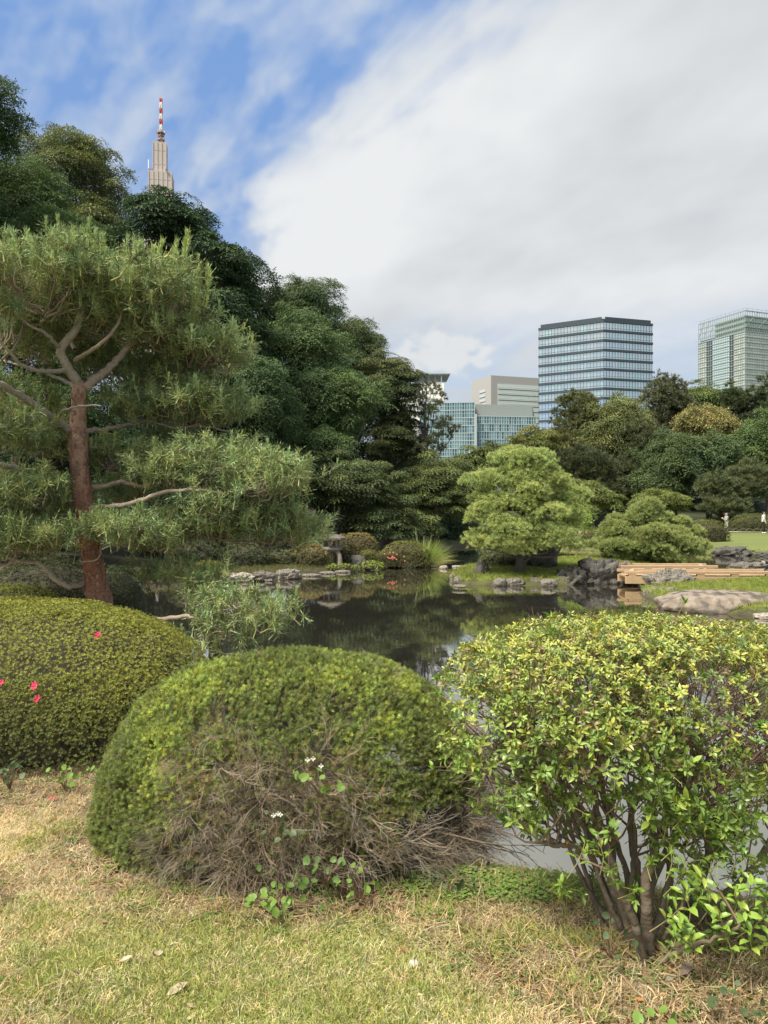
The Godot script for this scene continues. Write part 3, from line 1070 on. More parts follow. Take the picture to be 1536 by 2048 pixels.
	# pads of needles: middle, half width and height in the picture, depth, half depth, bunches
	var pads := [
		[190, 592, 170, 78, 0.3, 1.2, 170], [225, 660, 190, 36, 0.5, 1.0, 70], [70, 585, 120, 62, -0.3, 1.0, 75], [335, 612, 80, 72, 0.2, 0.9, 75], [350, 680, 95, 36, 0.3, 0.7, 45],
		[420, 715, 80, 50, 0.7, 0.8, 70], [350, 760, 100, 35, 0.9, 0.7, 45],
		[395, 825, 95, 42, 0.45, 0.7, 80], [270, 820, 60, 35, 0.6, 0.5, 24],
		[60, 890, 95, 38, 0.0, 0.7, 55], [75, 700, 80, 40, 0.6, 0.6, 26], [40, 790, 70, 30, 0.5, 0.6, 18],
		[110, 640, 120, 60, 0.9, 0.6, 60], [240, 735, 120, 40, 1.1, 0.5, 45], [60, 820, 90, 40, 1.0, 0.5, 40], [330, 900, 120, 40, 1.1, 0.4, 45], [260, 990, 90, 25, 0.9, 0.4, 26], [70, 985, 85, 32, -0.3, 0.7, 40], [80, 1030, 70, 24, 0.1, 0.5, 26], [90, 1085, 85, 34, -0.4, 0.6, 46],
		[235, 915, 70, 32, 0.3, 0.5, 34], [430, 945, 125, 45, 0.0, 0.7, 110], [545, 965, 62, 40, -0.3, 0.45, 50], [320, 935, 70, 34, 0.3, 0.5, 34],
		[470, 1050, 120, 36, 0.1, 0.6, 90], [575, 1068, 65, 32, 0.1, 0.4, 36], [440, 1020, 60, 22, -0.3, 0.4, 22],
		[255, 1064, 90, 26, -0.4, 0.45, 60], [340, 1080, 50, 22, -0.2, 0.3, 20],
		[480, 1212, 85, 20, -0.7, 0.35, 20], [445, 1262, 45, 8, -0.9, 0.25, 12], [545, 1236, 42, 9, -0.9, 0.2, 12], [340, 1150, 80, 24, 0.5, 0.4, 16], [420, 1170, 70, 18, -0.2, 0.3, 14],
		[10, 1090, 60, 40, -0.6, 0.5, 26], [-40, 640, 110, 110, -0.4, 1.2, 55], [-70, 850, 90, 60, -0.6, 0.9, 40], [-70, 1000, 80, 60, -0.6, 0.7, 36],
	]
	var xf := [[], [], [], []]
	var cols := [[], [], [], []]
	var tw := MB.new()
	var old := Color(0.225, 0.285, 0.13)
	var fresh := Color(0.335, 0.435, 0.195)
	for p in pads:
		var mid: Vector3 = g.call(p[0], p[1], p[4])
		var r := Vector3(p[2], p[3], 0) / F * 8.0
		r.z = p[5]
		var hub := mid - Vector3(mid.x * 0.12, r.y * 0.7, mid.z * 0.1)
		for i in int(p[6] * 0.78):
			var d := rv()
			if d.y < -0.2: d.y *= -0.7
			d = d.normalized()
			var e := mid + d * r * Vector3(1.08, 1.3, 1.0) * pow(rng.randf_range(0.15, 1.0), 0.5)
			# a bare shoot from within the pad to its bunch of needles
			var pe := e + base
			var epx := 768.0 + pe.x / -pe.z * F
			var epy := 1024.0 - (pe.y - EYE) / -pe.z * F
			# nothing grows across the face of the trunk but the low front pad
			if absf(epx - 172.0) < 46.0 and epy > 770.0 and -pe.z < 8.15 and p[0] != 255: continue
			var whole := i % 4 == 0
			var lo := hub.lerp(e, 0.05 if whole else rng.randf_range(0.35, 0.6)) + jitter(0.08)
			tw.tube(bend([lo, lo.lerp(e, 0.35) + jitter(0.05) + Vector3(0, -0.05, 0), lo.lerp(e, 0.7) + jitter(0.06), e], 7, 0.012), taper(0.0125 if whole else 0.008, 0.0035, 7), 4, tone(Color(0.30, 0.25, 0.205), 0.3))
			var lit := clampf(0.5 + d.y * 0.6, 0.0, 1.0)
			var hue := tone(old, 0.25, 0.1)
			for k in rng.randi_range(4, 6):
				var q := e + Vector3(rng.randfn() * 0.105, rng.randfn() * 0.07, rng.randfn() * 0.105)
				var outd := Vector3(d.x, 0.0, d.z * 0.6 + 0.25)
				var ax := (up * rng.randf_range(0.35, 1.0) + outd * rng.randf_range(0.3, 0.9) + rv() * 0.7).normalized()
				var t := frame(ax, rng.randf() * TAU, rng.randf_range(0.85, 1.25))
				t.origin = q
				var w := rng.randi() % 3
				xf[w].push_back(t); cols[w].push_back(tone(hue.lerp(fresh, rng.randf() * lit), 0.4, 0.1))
				if rng.randf() < 0.14 + 0.34 * lit:
					var ct := frame((up + rv() * 0.18 + outd * 0.12).normalized(), rng.randf() * TAU, rng.randf_range(0.5, 1.1) * (1.2 if p[1] < 600 else 0.8))
					ct.origin = q + ax * 0.03
					xf[3].push_back(ct); cols[3].push_back(tone(Color(0.39, 0.51, 0.235), 0.2, 0.08))
	# the tall new leaders along the top
	for q in [[55, 470], [120, 480], [205, 478], [345, 520], [368, 500], [372, 470], [395, 545], [415, 540], [300, 500], [320, 490], [275, 495], [250, 505], [350, 490], [12, 520], [-15, 500]]:
		for k in 3:
			var t := frame(up + rv() * 0.1 + Vector3(0.1, 0, 0), rng.randf() * TAU, 1.6)
			t.origin = g.call(q[0] + rng.randf_range(-3, 3), q[1] + 52 - k * 15, 0.2)
			xf[3].push_back(t); cols[3].push_back(tone(Color(0.42, 0.52, 0.22), 0.1, 0.05))
	tag(part("shoots", tw, M.twig, o), "", "", "", "stuff")
	for w in 4:
		var t: Array[Transform3D] = []
		t.assign(xf[w])
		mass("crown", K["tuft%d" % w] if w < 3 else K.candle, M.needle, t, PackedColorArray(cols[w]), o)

# ------------------------------------------------------------------ the clipped mound in the middle, half of it bare
func make_mound() -> void:
	var mid := Vector3(-0.475, -0.03, -3.92)
	var r := Vector3(1.03, 0.86, 0.84)
	var base := Vector3(mid.x, ground(mid.x, mid.z), mid.z)
	var o := thing("clipped_shrub", "wide clipped evergreen mound in the middle with bare grey twigs across its front", "shrub", base)
	var xf := [[], [], []]
	var cols := [[], [], []]
	var tx: Array[Transform3D] = []
	var tc := PackedColorArray()
	var bare_at := func(q: Vector3) -> float:
		# bare wood low on the front and on the right flank, ragged at its rim
		var u := q.x / r.x
		var h := (q.y) / r.y
		var f := smoothstep(0.05, 0.75, q.z / r.z + 0.1)
		var wob: float = 0.38 * nz.get_noise_3d(q.x * 6.0, q.y * 6.0, q.z * 6.0) + 0.22 * nz.get_noise_3d(q.x * 17.0, q.y * 17.0, q.z * 17.0)
		var inside := smoothstep(0.78, 0.46, h + wob * 1.4 + 0.36 * absf(u + 0.12)) * smoothstep(-0.68, -0.34, u + wob * 0.8)
		if u > 0.62: inside *= smoothstep(0.55, 0.3, h + wob)
		return clampf(inside * maxf(f, smoothstep(0.5, 0.8, u) * 0.8), 0.0, 1.0)
	for i in 50000:
		var d := rv()
		if d.y < -0.1: d.y = -d.y
		if d.z < -0.3 and d.y < 0.7: d.z = -d.z
		var q := dome_point(d, r, 2.35, 3.0)
		if q.x > 0.55 and q.y < 0.26 + 0.10 * nz.get_noise_2d(q.x * 9.0, q.z * 9.0): continue
		var nn := (q / (r * r)).normalized()
		var bare: float = bare_at.call(q)
		var deep := rng.randf()
		if rng.randf() < bare * 0.60: continue
		if nz.get_noise_3d(q.x * 42.0, q.y * 42.0, q.z * 42.0 + 40.0) < -0.14 and rng.randf() < 0.75: continue
		var p := q * (1.0 - 0.09 * deep * deep) + jitter(0.012)
		if p.y + mid.y < ground(p.x + mid.x, p.z + mid.z) + 0.015: continue
		var t := frame((nn * 0.8 + up * 0.3 + rv() * 0.85).normalized(), rng.randf() * TAU, rng.randf_range(0.017, 0.031))
		t.origin = p + mid - base
		var w := i % 3
		xf[w].push_back(t)
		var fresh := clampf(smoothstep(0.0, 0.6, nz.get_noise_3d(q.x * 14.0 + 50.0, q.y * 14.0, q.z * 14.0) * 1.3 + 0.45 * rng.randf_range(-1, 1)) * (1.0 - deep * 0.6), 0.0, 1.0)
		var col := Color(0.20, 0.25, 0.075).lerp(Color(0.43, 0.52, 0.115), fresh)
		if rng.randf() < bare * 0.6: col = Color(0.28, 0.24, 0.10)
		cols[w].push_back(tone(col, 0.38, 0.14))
	for i in 5200:
		var d := rv()
		if d.y < -0.05: d.y = -d.y * 0.5
		if d.z < -0.2: d.z = -d.z
		d = d.normalized()
		var q := dome_point(d, r, 2.35, 3.0)
		var bare: float = bare_at.call(q)
		if rng.randf() > 0.28 + bare * 0.62: continue
		var deep := rng.randf()
		var start := q * rng.randf_range(0.68, 0.9)
		if start.y + mid.y < ground(start.x + mid.x, start.z + mid.z) + 0.05: continue
		var nn := (q / (r * r)).normalized()
		var side := Vector3(rng.randf_range(-1.0, 1.0), rng.randf_range(-0.35, 0.25), 0.15)
		var t := frame((nn + side * 0.6 + rv() * 0.55 + Vector3(0, -0.1, 0)).normalized(), rng.randf() * TAU, rng.randf_range(0.10, 0.22))
		if bare < 0.3: t.basis = t.basis * 0.62
		t.origin = start + mid - base
		tx.push_back(t)
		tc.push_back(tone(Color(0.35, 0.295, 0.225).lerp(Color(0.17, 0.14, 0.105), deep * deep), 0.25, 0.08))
	for w in 3:
		var t: Array[Transform3D] = []
		t.assign(xf[w])
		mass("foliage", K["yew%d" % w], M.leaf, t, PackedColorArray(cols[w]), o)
	var half: Array = [[], [], []]
	var hc: Array = [[], [], []]
	for i in tx.size():
		half[i % 3].push_back(tx[i]); hc[i % 3].push_back(tc[i])
	for w in 3:
		var t: Array[Transform3D] = []
		t.assign(half[w])
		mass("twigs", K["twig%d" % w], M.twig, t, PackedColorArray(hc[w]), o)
	# boughs that carry the mound, and the long bare ones hanging out over the water
	for i in 16:
		var a := TAU * i / 16.0 + rng.randf_range(-0.2, 0.2)
		var e := Vector3(cos(a) * r.x * 0.72, rng.randf_range(0.18, 0.55), sin(a) * r.z * 0.72)
		var b := MB.new()
		b.tube(bend([Vector3(cos(a) * 0.06, -0.05, sin(a) * 0.06), Vector3(e.x * 0.45, e.y * 0.5, e.z * 0.45), e], 8, 0.012), taper(0.022, 0.007, 8), 6, tone(Color(0.22, 0.175, 0.13), 0.2), 0.08, rng)
		part("branch", b, M.limb, o)
	for i in 40:
		var s := Vector3(rng.randf_range(0.1, 0.6), rng.randf_range(0.08, 0.42), rng.randf_range(-0.45, 0.55))
		var e := Vector3(rng.randf_range(0.72, 1.04), rng.randf_range(0.10, 0.46), s.z + rng.randf_range(-0.1, 0.22))
		if i % 3 == 0:
			s = Vector3(rng.randf_range(-0.3, 0.3), rng.randf_range(0.06, 0.3), rng.randf_range(0.3, 0.6))
			e = s + Vector3(rng.randf_range(0.1, 0.5), rng.randf_range(-0.08, 0.05), rng.randf_range(0.1, 0.3))
		var b := MB.new()
		var m := s.lerp(e, 0.5) + jitter(0.05)
		var c := bend([s, m, e], 8, 0.009)
		b.tube(c, taper(rng.randf_range(0.006, 0.010), 0.0028, 8), 5, tone(Color(0.19, 0.155, 0.12), 0.3))
		for k in 3:
			var f := c[rng.randi_range(3, 7)]
			twig_into(b, f, ((e - s).normalized() + rv() * 0.7).normalized(), rng.randf_range(0.12, 0.25), 0.0035, 2, Color(0.19, 0.155, 0.12))
		part("branch", b, M.limb, o)

# ------------------------------------------------------------------ the open shrub at the right
func make_open_shrub() -> void:
	var base := Vector3(0.99, 0, -2.72)
	base.y = ground(base.x, base.z)
	var o := thing("open_shrub", "leggy evergreen shrub at right with bright leaves over many bare stems", "shrub", base)
	var bark := Color(0.215, 0.175, 0.13)
	var mid := Vector3(1.03, 0.735, -3.02)
	var r := Vector3(0.84, 0.425, 0.6)
	var ends := []
	# stems as seen, points with depth
	var stems := [
		[[[1286, 1900, 2.7], [1238, 1800, 2.72], [1210, 1720, 2.76], [1160, 1640, 2.8], [1108, 1590, 2.86], [1040, 1545, 2.9], [985, 1500, 2.95]], 0.024, 0.008],
		[[[1280, 1895, 2.66], [1240, 1790, 2.66], [1225, 1730, 2.66], [1200, 1650, 2.75], [1180, 1560, 2.85], [1150, 1470, 2.9]], 0.02, 0.007],
		[[[1245, 1850, 2.75], [1195, 1740, 2.85], [1165, 1680, 2.9], [1135, 1620, 2.95], [1090, 1540, 3.0]], 0.017, 0.006],
		[[[1300, 1900, 2.62], [1292, 1820, 2.62], [1290, 1760, 2.63], [1310, 1700, 2.7], [1300, 1600, 2.8], [1280, 1500, 2.9]], 0.024, 0.008],
		[[[1260, 1860, 2.74], [1230, 1750, 2.8], [1222, 1640, 2.85], [1240, 1540, 2.9], [1235, 1440, 2.95]], 0.017, 0.006],
		[[[1270, 1860, 2.8], [1250, 1740, 2.9], [1205, 1600, 3.0], [1200, 1520, 3.05]], 0.016, 0.006],
		[[[1285, 1870, 2.8], [1275, 1740, 2.9], [1260, 1640, 2.95], [1285, 1560, 3.0], [1320, 1450, 3.05]], 0.02, 0.006],
		[[[1310, 1880, 2.75], [1340, 1760, 2.85], [1330, 1650, 2.9], [1380, 1560, 2.95], [1400, 1470, 3.0]], 0.018, 0.006],
		[[[1320, 1880, 2.85], [1390, 1780, 3.0], [1418, 1700, 3.05], [1400, 1640, 3.05], [1370, 1560, 3.1], [1360, 1460, 3.1]], 0.027, 0.009],
		[[[1418, 1700, 3.05], [1450, 1650, 3.05], [1490, 1600, 3.05], [1530, 1520, 3.05], [1560, 1450, 3.0]], 0.026, 0.009],
		[[[1330, 1890, 2.8], [1440, 1800, 2.9], [1510, 1730, 2.95], [1560, 1650, 3.0], [1600, 1540, 3.0]], 0.022, 0.008],
		[[[1215, 1830, 2.8], [1170, 1740, 2.95], [1140, 1650, 3.05], [1120, 1570, 3.1]], 0.012, 0.005],
		[[[1212, 1712, 2.74], [1180, 1702, 2.7], [1140, 1690, 2.66], [1105, 1690, 2.62], [1072, 1680, 2.6]], 0.014, 0.006],
		[[[1290, 1895, 2.6], [1268, 1840, 2.55], [1232, 1770, 2.55], [1218, 1740, 2.58]], 0.017, 0.012],
		[[[1300, 1900, 2.7], [1400, 1870, 2.6], [1460, 1840, 2.55], [1500, 1800, 2.5]], 0.012, 0.005],
		[[[1300, 1905, 2.6], [1360, 1900, 2.5], [1420, 1880, 2.45], [1480, 1850, 2.4]], 0.011, 0.005],
		[[[1310, 1900, 2.7], [1350, 1840, 2.6], [1370, 1780, 2.55], [1340, 1720, 2.55]], 0.010, 0.004],
		[[[1240, 1850, 2.78], [1150, 1730, 2.85], [1120, 1650, 2.9], [1060, 1580, 2.95]], 0.012, 0.005],
		[[[1265, 1880, 2.7], [1205, 1770, 2.7], [1180, 1690, 2.75], [1150, 1590, 2.8]], 0.013, 0.005],
		[[[1275, 1880, 2.7], [1262, 1770, 2.72], [1270, 1660, 2.75], [1250, 1580, 2.8]], 0.012, 0.005],
		[[[1295, 1890, 2.68], [1330, 1790, 2.7], [1345, 1680, 2.75], [1330, 1580, 2.8]], 0.013, 0.005],
		[[[1255, 1860, 2.76], [1215, 1700, 2.8], [1218, 1600, 2.85]], 0.010, 0.005],
		[[[1290, 1890, 2.72], [1310, 1750, 2.8], [1360, 1660, 2.85], [1440, 1580, 2.9], [1480, 1480, 2.95]], 0.016, 0.006],
	]
	for s in stems:
		var q := []
		for p in s[0]: q.push_back(at(p[0], p[1], p[2]) - base)
		if q[0].y < 0.12: q[0].y = -0.04
		var n := q.size() * 5
		var c := bend(q, n, 0.004)
		var b := MB.new()
		b.tube(c, taper(s[1], s[2], n), 9, tone(bark, 0.14, 0.05), 0.06, rng)
		part("stem", b, M.limb, o)
		for k in range(n / 2, n + 1): ends.push_back(c[k])
	# cut end of the old stub
	var cut := MB.new()
	var cq := at(1134, 1684, 2.645) - base
	cut.tube(PackedVector3Array([cq, cq + Vector3(-0.002, 0.002, 0.008)]), PackedFloat32Array([0.0085, 0.008]), 8, Color(0.55, 0.25, 0.08))
	part("cut_end", cut, M.limb, o)
	# finer wood between the stems and the leaves
	var tw := MB.new()
	var tips := []
	for i in 420:
		var d := rv()
		if d.y < -0.75: d.y = -d.y
		var q := mid + dome_point(d, r, 2.7, 8.0) * rng.randf_range(0.55, 0.97) - base
		if q.x > 1.25: continue
		var s: Vector3 = ends[rng.randi() % ends.size()]
		for k in 6:
			var s2: Vector3 = ends[rng.randi() % ends.size()]
			if s2.distance_to(q) < s.distance_to(q): s = s2
		var c := bend([s, s.lerp(q, 0.55) + jitter(0.04) + Vector3(0, -0.02, 0), q], 5, 0.008)
		tw.tube(c, taper(0.0052, 0.0017, 5), 4, tone(Color(0.19, 0.135, 0.10), 0.3))
		for k in 3:
			tips.push_back(q)
			var e := q + rv() * 0.09
			tw.tube(PackedVector3Array([c[3 + k % 2], e]), PackedFloat32Array([0.0022, 0.0013]), 3, tone(Color(0.19, 0.13, 0.10), 0.3))
			tips.push_back(e)
	tag(part("twigs", tw, M.twig, o), "", "", "", "stuff")
	var xf := [[], [], [], []]
	var cols := [[], [], [], []]
	for i in 15000:
		var d := rv()
		if d.z < -0.3 and rng.randf() < 0.4: d.z = -d.z
		var k := pow(rng.randf_range(0.55, 1.0), 0.35)
		var q := mid + dome_point(d, r, 2.7, 8.0) * k
		if q.x > 2.2: continue
		var h := (q.y - (mid.y - r.y)) / (2.0 * r.y)
		# dense and small leaved on top, loose below, with holes
		var hole := nz.get_noise_3d(q.x * 7.0, q.y * 7.0, q.z * 7.0) + 0.5 * nz.get_noise_3d(q.x * 15.0, q.y * 15.0, q.z * 15.0)
		var keep := smoothstep(0.55, 0.92, h) * 0.85 + 0.16 + hole * 0.75 * (1.0 - smoothstep(0.75, 0.95, h) * 0.75)
		keep -= 0.26 * smoothstep(0.72, 0.35, h)
		if h > 0.72 and h < 0.9 and hole < -0.12: keep *= 0.35
		if rng.randf() > keep: continue
		# the foliage ends above the stems: higher in the middle, lower at the right
		var qy := 1024.0 - (q.y - EYE) / -q.z * F
		var qx := 768.0 + q.x / -q.z * F
		var foot := 1610.0 + 130.0 * hole + (130.0 if qx > 1340.0 else 0.0) - (80.0 if qx > 1090.0 and qx < 1320.0 else 0.0)
		if qy > foot: continue
		var nn := d
		var size := lerpf(0.037, 0.0235, smoothstep(0.35, 0.85, h)) * rng.randf_range(0.75, 1.2)
		var t := frame((nn * 0.7 + up * 0.55 + rv() * 0.65).normalized(), rng.randf() * TAU, size)
		t.origin = q - base
		var w := i % 4
		xf[w].push_back(t)
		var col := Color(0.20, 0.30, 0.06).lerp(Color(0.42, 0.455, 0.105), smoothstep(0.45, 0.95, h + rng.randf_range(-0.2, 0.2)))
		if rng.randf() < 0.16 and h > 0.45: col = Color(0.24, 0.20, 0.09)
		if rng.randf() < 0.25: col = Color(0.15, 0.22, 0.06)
		cols[w].push_back(tone(col, 0.2, 0.1))
	for i in 560:
		var q: Vector3 = tips[rng.randi() % tips.size()]
		if q.y + base.y < 0.42 + 0.1 * rng.randf(): continue
		var t := frame((up + rv() * 0.8).normalized(), rng.randf() * TAU, rng.randf_range(0.03, 0.047))
		t.origin = q
		var w := i % 4
		xf[w].push_back(t)
		cols[w].push_back(tone(Color(0.17, 0.29, 0.05), 0.25, 0.1))
	# leafy water shoots that hang to the ground on the right, and a few up the stems
	for i in 760:
		var px := rng.randf_range(1330.0, 1680.0)
		var py := rng.randf_range(1480.0, 1890.0)
		var dd := rng.randf_range(2.42, 3.0)
		if i % 6 == 0:
			px = rng.randf_range(1110.0, 1330.0); py = rng.randf_range(1600.0, 1800.0)
		if nz.get_noise_2d(px * 0.16, py * 0.16) < (0.02 if py > 1700.0 else -0.1): continue
		var q := at(px, py, dd)
		if q.y < ground(q.x, q.z) + 0.02: continue
		var t := frame((up * 0.8 + Vector3(0, 0, 0.3) + rv() * 0.9).normalized(), rng.randf() * TAU, rng.randf_range(0.03, 0.046))
		t.origin = q - base
		var w := i % 4
		xf[w].push_back(t)
		cols[w].push_back(tone(Color(0.20, 0.32, 0.06), 0.25, 0.1))
	for w in 4:
		var t: Array[Transform3D] = []
		t.assign(xf[w])
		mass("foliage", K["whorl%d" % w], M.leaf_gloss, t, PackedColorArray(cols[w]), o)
	# the largest leaves, each by itself: sprouts low on the right and along the front
	var greens := []
	for k in 4:
		var m := leaf_mat(0.4, 0.5, 0.4)
		m.albedo_color = [Color(0.20, 0.34, 0.05), Color(0.24, 0.37, 0.06), Color(0.16, 0.28, 0.05), Color(0.30, 0.38, 0.07)][k].linear_to_srgb()
		greens.push_back(m)
	var shoots := [[1340, 1700, 2.5], [1365, 1745, 2.48], [1400, 1765, 2.45], [1372, 1800, 2.44], [1345, 1830, 2.42], [1365, 1860, 2.42], [1345, 1890, 2.42], [1385, 1885, 2.4], [1420, 1800, 2.44], [1440, 1840, 2.4], [1470, 1790, 2.42], [1500, 1770, 2.42], [1490, 1830, 2.4], [1520, 1840, 2.4], [1455, 1880, 2.4], [1500, 1880, 2.4], [1530, 1800, 2.4], [1470, 1700, 2.5], [1490, 1650, 2.52], [1440, 1690, 2.5], [1200, 1690, 2.5], [1165, 1700, 2.52], [1000, 1570, 2.85], [1300, 1640, 2.5], [1340, 1610, 2.5], [1380, 1640, 2.5], [1290, 1570, 2.55], [1350, 1540, 2.5], [1240, 1600, 2.55], [1180, 1560, 2.6], [1420, 1740, 2.46], [1120, 1500, 2.65], [1360, 1480, 2.52], [1200, 1440, 2.6]]
	var made := 0
	for s in shoots:
		var c := at(s[0], s[1], s[2]) - base
		var ax := (up + Vector3(0, 0, 0.3) + rv() * 0.5).normalized()
		var stalk := MB.new()
		stalk.tube(bend([c - ax * 0.09 + Vector3(-0.02, -0.02, -0.02), c - ax * 0.04, c + ax * 0.03], 4, 0.002), taper(0.0028, 0.0016, 4), 4, Color(0.24, 0.22, 0.10))
		var shoot := part("shoot", stalk, M.twig, o)
		for k in 8:
			if made >= 290: break
			var a := TAU * k * 0.382 + rng.randf() * 0.4
			var side := frame(ax, a, 1.0).basis.x
			var d := (side + ax * rng.randf_range(0.15, 0.8)).normalized()
			var nn := (ax - d * ax.dot(d)).normalized()
			var x := nn.cross(d)
			var l := rng.randf_range(0.034, 0.056)
			var leaf := place("leaf", K["leaf%d" % (k % 3)], greens[rng.randi() % 4], shoot)
			leaf.transform = Transform3D(Basis(x * l, nn * l, d * l), c + ax * (0.012 * k - 0.05))
			made += 1

# ------------------------------------------------------------------ stones
func stone_mesh(size: Vector3, rough: float, col: Color, sharp := 1.0, fine := 20) -> MB:
	var b := MB.new()
	b.smooth = true
	var off := rng.randf() * 500.0
	var rows := fine / 2
	var grid := []
	for i in rows + 1:
		var line := PackedVector3Array()
		for j in fine + 1:
			var th := PI * i / rows
			var ph := TAU * (j % fine) / fine
			var d := Vector3(sin(th) * cos(ph), cos(th), sin(th) * sin(ph))
			var l := pow(pow(absf(d.x), 2.6) + pow(absf(d.y), 2.6) + pow(absf(d.z), 2.6), 1.0 / 2.6)
			var q := d / l
			var w := 1.0 + rough * 1.5 * (nz2.get_noise_3d(q.x * 13.0 + off, q.y * 13.0, q.z * 13.0) + 0.6 * sharp * nz2.get_noise_3d(q.x * 36.0, q.y * 36.0 + off, q.z * 36.0) + 0.4 * sharp * nz2.get_noise_3d(q.x * 80.0, q.y * 80.0 + off, q.z * 80.0))
			line.push_back(q * size * 0.5 * w)
		grid.push_back(line)
	# shared normals so that the stone reads as worn, not faceted
	var nor := []
	for i in rows + 1:
		var line := PackedVector3Array()
		for j in fine + 1:
			var jj := j % fine
			var a: Vector3 = grid[i][(jj + 1) % fine] - grid[i][(jj + fine - 1) % fine]
			var c: Vector3 = grid[mini(i + 1, rows)][jj] - grid[maxi(i - 1, 0)][jj]
			var m := a.cross(c)
			if i == 0 : m = up
			if i == rows: m = -up
			line.push_back(m.normalized())
		nor.push_back(line)
	for i in rows:
		for j in fine:
			var c := tone(col, 0.12, 0.04)
			if i > 0: b.tri_n(grid[i][j], grid[i + 1][j + 1], grid[i][j + 1], nor[i][j], nor[i + 1][j + 1], nor[i][j + 1], c)
			if i < rows - 1: b.tri_n(grid[i][j], grid[i + 1][j], grid[i + 1][j + 1], nor[i][j], nor[i + 1][j], nor[i + 1][j + 1], c)
	return b

func rock(label: String, p: Vector3, size: Vector3, rough: float, col: Color, m: Material, group := "", turn := 0.0, tilt := 0.0) -> void:
	var o := place("rock", stone_mesh(size, rough, col, 1.0, 36 if maxf(size.x, size.y) > 0.6 else 22).commit(), m, self, p)
	o.rotation = Vector3(tilt, turn, 0)
	tag(o, label, "rock", group)

